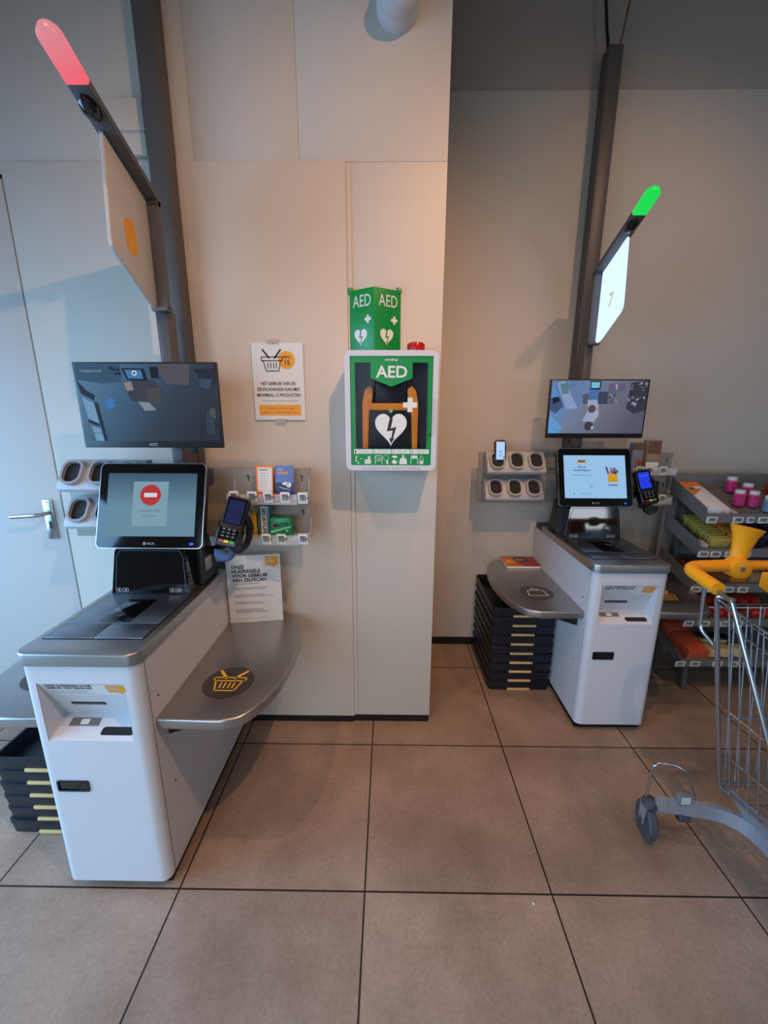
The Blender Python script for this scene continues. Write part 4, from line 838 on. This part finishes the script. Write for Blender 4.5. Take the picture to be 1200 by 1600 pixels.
def on(i, x, y):     # shelf point: height and slope
    zf, zb = SH[i]; return zf+(zb-zf)*(y-RY0)/.29+.001
def slope(i): return math.degrees(math.atan2(SH[i][1]-SH[i][0], .29))
def rackbox(name, i, x, y, w_, d_, h, m, label, cat, group, top=None, front=None, bev=.002, noisebag=False):
    mb = MB()
    if noisebag:
        tb = bmesh.new(); bmesh.ops.create_uvsphere(tb, u_segments=14, v_segments=9, radius=1)
        rnd = random.Random(int(x*1000)+i)
        for v in tb.verts:
            f_ = lambda c, e=.55: math.copysign(abs(c)**e, c); v.co = Vector((f_(v.co.x)*w_/2, f_(v.co.y)*d_/2, f_(v.co.z)*h/2+h/2))*(1+rnd.uniform(-.06, .06))
        mb.merge(tb, m)
    else: mb.box((-w_/2, -d_/2, 0), (w_/2, d_/2, h), m, bev)
    if top: top(Art(mb, T(0, 0, h+.0003)), w_, d_)
    if front: front(Art(mb, FRONT(0, -d_/2, 0)), w_, h)
    o = mb.obj(name); o.location = (x, y, on(i, x, y)); o.rotation_euler = (math.radians(slope(i)), 0, 0); return tag(o, label, cat, group)
# top shelf
OR2 = mat('magazine_orange', (222, 128, 40), .4, noise=.25, nscale=14)
rackbox('magazine', 0, 1.650, 2.145, .115, .28, .030, M_PAPER, 'white magazine pack with an orange top on the top shelf of the rack', 'magazine', None,
        top=lambda a, w_, d_: (a.poly([(-w_/2, -.02), (w_/2, .08), (w_/2, d_/2), (-w_/2, d_/2)], OR2, 1), a.rect(-.03, .05, .03, .075, BRN, 2), a.rect(0, .06, .045, .085, M_PAPER, 3)))
PK = mat('pink_wrap', (206, 160, 164), .35, noise=.35, nscale=50)
for j in range(5): rackbox('candy_roll', 0, 1.655+j*.020, 2.022+.006*(j % 2), .018, .035, .016+.003*(j % 2), PK, ['first','second','third','fourth','fifth'][j]+' tiny pink wrapped candy from the left at the front of the top rack shelf', 'candy', 'pink candies on the top rack shelf', bev=.005)
PB = mat('pink_bottle', (196, 52, 110), .12, noise=.12, nscale=25, coat=.3); RB = mat('red_bottle', (190, 48, 42), .15, noise=.1, coat=.3); SB = mat('blue_grey_bottle', (110, 132, 160), .15, noise=.1, coat=.3); CP = mat('white_cap', (216, 206, 208), .4, noise=.02)
def gumpot(x, y, m, label, group, s=1.):
    t = thing('gum_pot', (x, y, on(0, x, y)+.003), label, 'gum pot', group)
    mb = MB(); mb.lathe([(.020*s, 0), (.026*s, .003), (.027*s, .010), (.027*s, .040), (.024*s, .044), (.027*s, .048), (.027*s, .058), (.020*s, .066)], m, 22); mb.obj('pot', t)
    mb = MB(); mb.lathe([(.0215*s, .064), (.0225*s, .066), (.0225*s, .080), (.021*s, .083), (0, .0835)], CP, 22); mb.obj('lid', t)
G3 = 'gum pots on the top rack shelf'
for x, y, m_, lab in ((1.86, 2.215, PB, 'rearmost pink gum pot of the group on the rack'), (1.895, 2.150, PB, 'pink gum pot just behind the front pink pots on the rack'), (1.805, 2.085, PB, 'front left pink gum pot on the top rack shelf'), (1.868, 2.075, PB, 'pink gum pot left of the blue-grey pot'), (1.862+.052, 2.030, SB, 'blue-grey gum pot with white lid at the front of the rack'),
                     (1.985, 2.045, RB, 'front red gum pot at the right of the top shelf'), (2.01, 2.115, RB, 'red gum pot behind the front red one'), (2.06, 2.19, RB, 'rear red gum pot at the right of the top shelf')):
    gumpot(x, y, m_, lab, G3)
rackbox('blue_carton', 0, 2.235, 2.20, .10, .06, .12, mat('blue_carton', (52, 92, 150), .4, noise=.15), 'blue carton standing at the far right of the top rack shelf', 'carton', None)
# second shelf: row of yellow sweet packs, dark bags
YG = mat('yellow_green_wrap', (196, 172, 84), .35, noise=.3, nscale=45); OB = mat('orange_bag', (204, 124, 44), .35, noise=.3, nscale=30); DB = mat('dark_purple_bag', (30, 26, 48), .3, noise=.5, nscale=60)
for j in range(10): rackbox('sweet_tube', 1, 1.700+.004*j % .01+ .006*j*0, 2.030+j*.026, .095, .020, .050, YG, ['frontmost','second','third','fourth','fifth','sixth','seventh','eighth','ninth','rearmost'][j]+' yellow-green sweet pack in the row running back on the second shelf', 'sweets', 'yellow-green sweets on the second shelf', bev=.005)
rackbox('liquorice_bag', 1, 1.618, 2.045, .05, .07, .022, mat('striped_wrap', (180, 178, 176), .4, noise=.45, nscale=80), 'flat silver wrapped sweets at the left of the second shelf', 'sweets', None, noisebag=True)
for j in range(3): rackbox('sweet_bag', 1, 1.795, 2.04+j*.07, .085, .055, .068-.004*j, OB, ['front orange sweet bag on the second rack shelf', 'middle orange sweet bag on the second rack shelf', 'rear orange sweet bag on the second rack shelf'][j], 'bag of sweets', 'orange sweet bags', front=(lambda a, w_, h: a.rect(-.016, .02, .012, .045, M_PAPER, 1)) if j == 0 else None)
for j, (x, y) in enumerate(((1.885, 2.045), (1.975, 2.06), (1.91, 2.14), (2.01, 2.16), (2.08, 2.08))): rackbox('dark_sweet_bag', 1, x, y, .085, .075, .085, DB, ['front left dark shiny sweet bag on the second rack shelf', 'front middle dark shiny sweet bag on the second rack shelf', 'rear left dark shiny sweet bag on the second rack shelf', 'rear right dark shiny sweet bag on the second rack shelf', 'front right dark shiny sweet bag on the second rack shelf'][j], 'bag of sweets', 'dark sweet bags', noisebag=True)
# third shelf
RD = mat('red_brown_pack', (120, 52, 40), .35, noise=.4, nscale=50)
for j, x in enumerate((1.645, 1.74, 1.835, 1.93)): rackbox('chocolate_bar_box', 2, x, 2.10, .080, .16, .042, [RD, BRN, OB, TAN][j], ['dark red', 'brown', 'orange', 'tan'][j]+' sweets box on the third rack shelf', 'sweets box', 'boxes on the third shelf')
# fourth shelf: red packs
RP = mat('red_pack', (196, 48, 34), .3, noise=.3, nscale=45)
for j in range(12):
    x = 1.70+(j % 6)*.066; y = 2.045+(j//6)*.09
    rackbox('red_sweet_bag', 3, x, y, .060, .075, .048, RP if j % 3 else RD, '%s red sweet bag from the left in the %s row of the fourth shelf' % (['first', 'second', 'third', 'fourth', 'fifth', 'sixth'][j % 6], 'front' if j < 6 else 'rear'), 'bag of sweets', 'red sweet bags on the fourth shelf', noisebag=True)
mb = MB(); mb.tube([(1.66, 2.012, .500), (2.6, 2.012, .500)], .005, M_LGREY, 8)
for x in (1.67, 2.0, 2.3, 2.59): mb.tube([(x, 2.012, .44), (x, 2.012, .5)], .003, M_LGREY, 6)
o = mb.obj('shelf_rail', t); o.matrix_parent_inverse = Matrix.Identity(4); o.data.transform(T(-RK0, -RY0, 0))
# bottom shelf
OX = mat('orange_red_box', (206, 88, 58), .45, noise=.06); TW = mat('cream_tin', (196, 176, 128), .4, noise=.5, nscale=35)
for j in range(3): rackbox('orange_box', 4, 1.672, 2.025+j*.082, .110, .078, .062, OX, ['front', 'middle', 'rear'][j]+' orange-red box on the bottom rack shelf', 'box', 'orange-red boxes')
for j, (x, y) in enumerate(((1.765, 2.03), (1.84, 2.03), (1.915, 2.03), (1.80, 2.11), (1.88, 2.11))):
    mb = MB(); mb.lathe([(.034, 0), (.036, .003), (.036, .042), (.034, .046), (0, .046)], TW, 24); mb.lathe([(.0365, .040), (.037, .046), (.035, .050), (0, .050)], M_BLACK if j > 2 else TW, 24)
    o = mb.obj('round_tin'); o.location = (x, y, on(4, x, y)+.002); tag(o, ['cream round tin beside the orange-red boxes, front left', 'cream round tin on the bottom shelf, front middle', 'cream round tin on the bottom shelf, front right', 'black-lidded round tin on the bottom shelf, rear left', 'black-lidded round tin on the bottom shelf, rear right'][j], 'tin', 'round tins on the bottom shelf')

# ---------------------------------------------------------------- shopping cart, pushed end towards the rack
t = thing('shopping_cart', (1.28, 1.18, 0), 'silver wire shopping cart with an orange handle at the right edge', 'shopping cart')
O_ = T(-1.28, -1.18, 0)
def cobj(mb, n, par=None): ob = mb.obj(n); ob.data.transform(O_); ob.parent = par or t; return ob
xl, xr = 1.03, 1.60
M_GALV = mat('galvanised_steel', (186, 192, 202), .42, .75, noise=.06, nscale=25)
RT, RB_, FT, FB = (xl, 1.185, .935), (xl+.075, 1.115, .300), (xl+.085, .30, .80), (xl+.12, .36, .40)
def mir(p): return (xl+xr-p[0], p[1], p[2])
lerp = lambda a, b, t_: tuple(a[i]+(b[i]-a[i])*t_ for i in range(3))
for side in (0, 1):
    f = (lambda p: p) if side == 0 else mir
    mb = MB()
    mb.tube([f(RT), f(FT)], .0042, M_CHROME, 8); mb.tube([f((RT[0], RT[1]-.004, RT[2]-.012)), f((FT[0], FT[1], FT[2]-.012))], .003, M_CHROME, 6)
    for q in (.10, .55, .80): mb.tube([f(lerp(RT, RB_, q)), f(lerp(FT, FB, q))], .0025, M_CHROME, 6)
    mb.tube([f(RB_), f(FB)], .0042, M_CHROME, 8)
    for i in range(1, 24):
        q = i/24; mb.tube([f(lerp(RT, FT, q)), f(lerp(RB_, FB, q))], .0024, M_CHROME, 6)
    cobj(mb, 'side_grid')
    mb = MB(); mb.tube(fillet([f((xl+.015, 1.165, .945)), f((xl-.006, 1.186, .950)), f((xl-.004, 1.188, .93)), f((xl+.072, 1.118, .295)), f((xl+.095, 1.105, .275))], .02), .0068, M_CHROME, 12)
    mb.tube(fillet([f((xl-.002, 1.246, .955)), f((xl, 1.236, .81)), f((xl+.02, 1.195, .775))], .02), .0055, M_CHROME, 10)
    cobj(mb, 'rear_upright')
    mb = MB(); mb.tube([f((.998, 1.105, .968)), f((1.055, .95, .59)), f((1.115, .80, .235))], .0068, M_CHROME, 12); mb.tube([f((.996, 1.19, .985)), f((.998, 1.105, .968))], .0068, M_CHROME, 10)
    mb.tube([f((.998, 1.24, .985)), f((xl-.002, 1.246, .955))], .005, M_CHROME, 10)
    mb.lathe([(.009, -.004), (.009, .006), (0, .008)], M_STEELX, 14, T(*f((.998, 1.105, .972)))); cobj(mb, 'handle_support')
    # chassis rail and caster
    mb = MB()
    P = [f(p) for p in ((.955, 1.182, .150), (1.06, 1.160, .158), (1.15, 1.130, .165), (1.20, 1.06, .170), (1.20, .9, .175), (1.185, .6, .18), (1.17, .35, .18))]
    P = smoothpath(P, 6)
    for a_, b_ in zip(P, P[1:]):
        d_ = (b_-a_); n_ = Vector((-d_.y, d_.x, 0)).normalized()*.009; tb = bmesh.new()
        V = [tb.verts.new(p+n_*s_+Vector((0, 0, z_))) for p in (a_-d_*.05, b_+d_*.05) for s_, z_ in ((-1, -.028), (1, -.028), (1, .026), (-1, .026))]
        for q in ((0, 1, 2, 3), (7, 6, 5, 4), (0, 4, 5, 1), (1, 5, 6, 2), (2, 6, 7, 3), (3, 7, 4, 0)): tb.faces.new([V[k_] for k_ in q])
        mb.merge(tb, M_GALV)
    cobj(mb, 'chassis_rail')
    mb = MB(); p_ = [f((xl+.085, 1.112, .305)), f((xl+.16, 1.10, .190)), f((xl+.19, .75, .20)), f((xl+.115, .75, .36))]
    tb = bmesh.new(); A_ = [tb.verts.new(q) for q in p_]; B_ = [tb.verts.new((q[0]+.004, q[1], q[2])) for q in p_]; tb.faces.new(A_); tb.faces.new(B_[::-1])
    for k_ in range(4): tb.faces.new((A_[k_], B_[k_], B_[(k_+1) % 4], A_[(k_+1) % 4]))
    mb.merge(tb, M_GALV); cobj(mb, 'side_plate')
    for (cx_, cy_, rz_, nm) in (((.945, 1.195, 80, 'r')), ((1.16, .33, 100, 'f'))):
        c0 = f((cx_, cy_, 0)); X = T(c0[0], c0[1], .0635) @ RZ(rz_ if side == 0 else 180-rz_) @ RX(90)
        mb = MB(); mb.lathe([(.044, -.013), (.058, -.015), (.0625, -.010), (.0625, .010), (.058, .015), (.044, .013)], M_RUB, 30, X); mb.lathe([(.0, -.010), (.046, -.010), (.046, .010), (.0, .010)], mat('wheel_hub', (112, 118, 126), .4, noise=.05), 26, X)
        mb.lathe([(.012, -.020), (.012, .020)], M_STEELX, 14, X); wh = cobj(mb, 'caster_wheel')
        mb = MB(); X3 = T(c0[0], c0[1], 0) @ RZ(rz_ if side == 0 else 180-rz_)
        for s_ in (-1, 1): mb.prism([(-.016, .055), (.016, .055), (.024, .132), (-.024, .132)], s_*.018-.002, s_*.018+.002, M_GALV, 'y', 0, X3)
        mb.box((-.024, -.02, .129), (.024, .02, .134), M_STEELX, .001, X3); mb.lathe([(.026, .132), (.027, .140), (.024, .150), (.012, .156), (0, .158)], M_RUB, 22, X3); cobj(mb, 'caster_fork', wh)
mb = MB()    # rear flap, floor and front grids, far wires
for i in range(13): x = xl+.045+i*(xr-xl-.09)/12; xb = xl+.085+i*(xr-xl-.17)/12; mb.tube([(x, 1.175, .92), (xb, 1.115, .31)], .0024, M_CHROME, 6)
for q in (0, .30, .62, 1.): mb.tube([(xl+.02+.06*q, 1.178-.062*q, .925-.61*q), (xr-.02-.06*q, 1.178-.062*q, .925-.61*q)], .003, M_CHROME, 6)
cobj(mb, 'rear_flap')
mb = MB()
for i in range(13): q = i/12; mb.tube([lerp(RB_, mir(RB_), q), lerp(FB, mir(FB), q)], .0024, M_CHROME, 6); mb.tube([lerp(FT, mir(FT), q), lerp(FB, mir(FB), q)], .0024, M_CHROME, 6)
for i in range(11): q = i/10; mb.tube([lerp(RB_, FB, q), lerp(mir(RB_), mir(FB), q)], .0024, M_CHROME, 6)
for q in (0, .35, .7): mb.tube([lerp(FT, FB, q), lerp(mir(FT), mir(FB), q)], .003, M_CHROME, 6)
cobj(mb, 'basket_floor_grid')
mb = MB(); mb.tube([(1.2, 1.02, .165), (1.43, 1.02, .165)], .011, M_STEELX, 12); mb.tube([(1.17, .4, .18), (1.46, .4, .18)], .011, M_STEELX, 12); cobj(mb, 'cross_bar')
for side in (0, 1):
    f = (lambda p: p) if side == 0 else mir
    mb = MB(); mb.tube(fillet([f(p) for p in ((.928, 1.196, .165), (.938, 1.205, .300), (1.015, 1.195, .305), (1.055, 1.180, .270), (1.085, 1.160, .175))], .03), .0042, M_CHROME, 10); cobj(mb, 'caster_guard')
    mb = MB(); q = f((1.033, 1.163, .176)); mb.box((q[0]-.022, q[1]-.012, q[2]), (q[0]+.022, q[1]+.012, q[2]+.042), M_GREY, .005); A = Art(mb, FRONT(q[0], q[1]-.0125, q[2]))
    for i in range(4):
        for j in range(3): A.rect(-.016+i*.0083, .008+j*.010, -.0088+i*.0083, .0165+j*.010, M_PAPER, 1)
    cobj(mb, 'reflector')
    mb = MB(); q = f((1.045, 1.160, .112)); mb.tube([(q[0]-.018, q[1], q[2]+.006), (q[0]+.018, q[1], q[2])], .014, M_RUB, 14); mb.tube([(q[0]-.022, q[1], q[2]+.007), (q[0]-.017, q[1], q[2]+.006)], .010, M_STEELX, 12); cobj(mb, 'buffer_roller')
# orange handle: bent end pieces, cross bar, hubs and holder
for side in (0, 1):
    f = (lambda p: p) if side == 0 else mir
    mb = MB(); P = fillet([f((.994, 1.155, .986)), f((.996, 1.300, 1.000)), f((1.17, 1.318, 1.000))], .05, 8); mb.tube(P, .0205, M_ORANGE, 18); cobj(mb, 'handle_corner')
    mb = MB(); q = f((1.175, 1.308, 1.000)); mb.prism(rr(.070, .064, .026, 6, q[0], q[2]-.004), q[1]-.022, q[1]+.026, M_ORANGE, 'y', .006); hb = cobj(mb, 'handle_hub')
    mb = MB(); mb.lathe([(.0085, 0), (.0085, .003), (.006, .0035), (.004, .001), (0, .001)], M_GREY, 16, T(q[0], q[1]-.0215, q[2]-.002) @ RX(90)); cobj(mb, 'hub_screw', hb)
mb = MB(); mb.tube([(1.17, 1.320, 1.0), (1.46, 1.320, 1.0)], .017, M_ORANGE, 16); cobj(mb, 'handle_bar')
mb = MB()   # flared holder above the left hub
tb = bmesh.new(); R = []
for z_, w_, d_, xo, th_ in ((.0, .026, .022, 0, 0), (.045, .030, .022, .006, 0), (.085, .040, .026, .012, 0), (.118, .056, .034, .014, 0), (.116, .050, .028, .014, 0), (.07, .026, .016, .010, 0)):
    R.append([tb.verts.new((1.188+xo+w_*math.cos(k*PI/12), 1.330+d_*math.sin(k*PI/12), 1.012+z_+(.012*math.cos(k*PI/12)*-1 if z_ > .1 else 0))) for k in range(24)])
for A_, B_ in zip(R, R[1:]):
    for k_ in range(24): tb.faces.new((A_[k_], A_[(k_+1) % 24], B_[(k_+1) % 24], B_[k_]))
tb.faces.new(R[-1]); tb.faces.new(R[0][::-1]); bmesh.ops.recalc_face_normals(tb, faces=tb.faces[:]); mb.merge(tb, M_ORANGE); cobj(mb, 'device_holder')
mb = MB(); mb.prism([(1.215, 1.0), (1.42, 1.0), (1.42, .925), (1.25, .925), (1.215, .95)], 1.255, 1.262, M_ORANGE, 'y', .002); cobj(mb, 'child_seat_flap')

# floor fluff near the front joint
mb = MB(); mb.lathe([(.0, .0005), (.004, .001), (.003, .003), (0, .0035)], M_PAPER, 8); o = mb.obj('paper_scrap'); o.location = (.462, .965, 0); tag(o, 'tiny white scrap lying on the floor tiles', 'scrap')
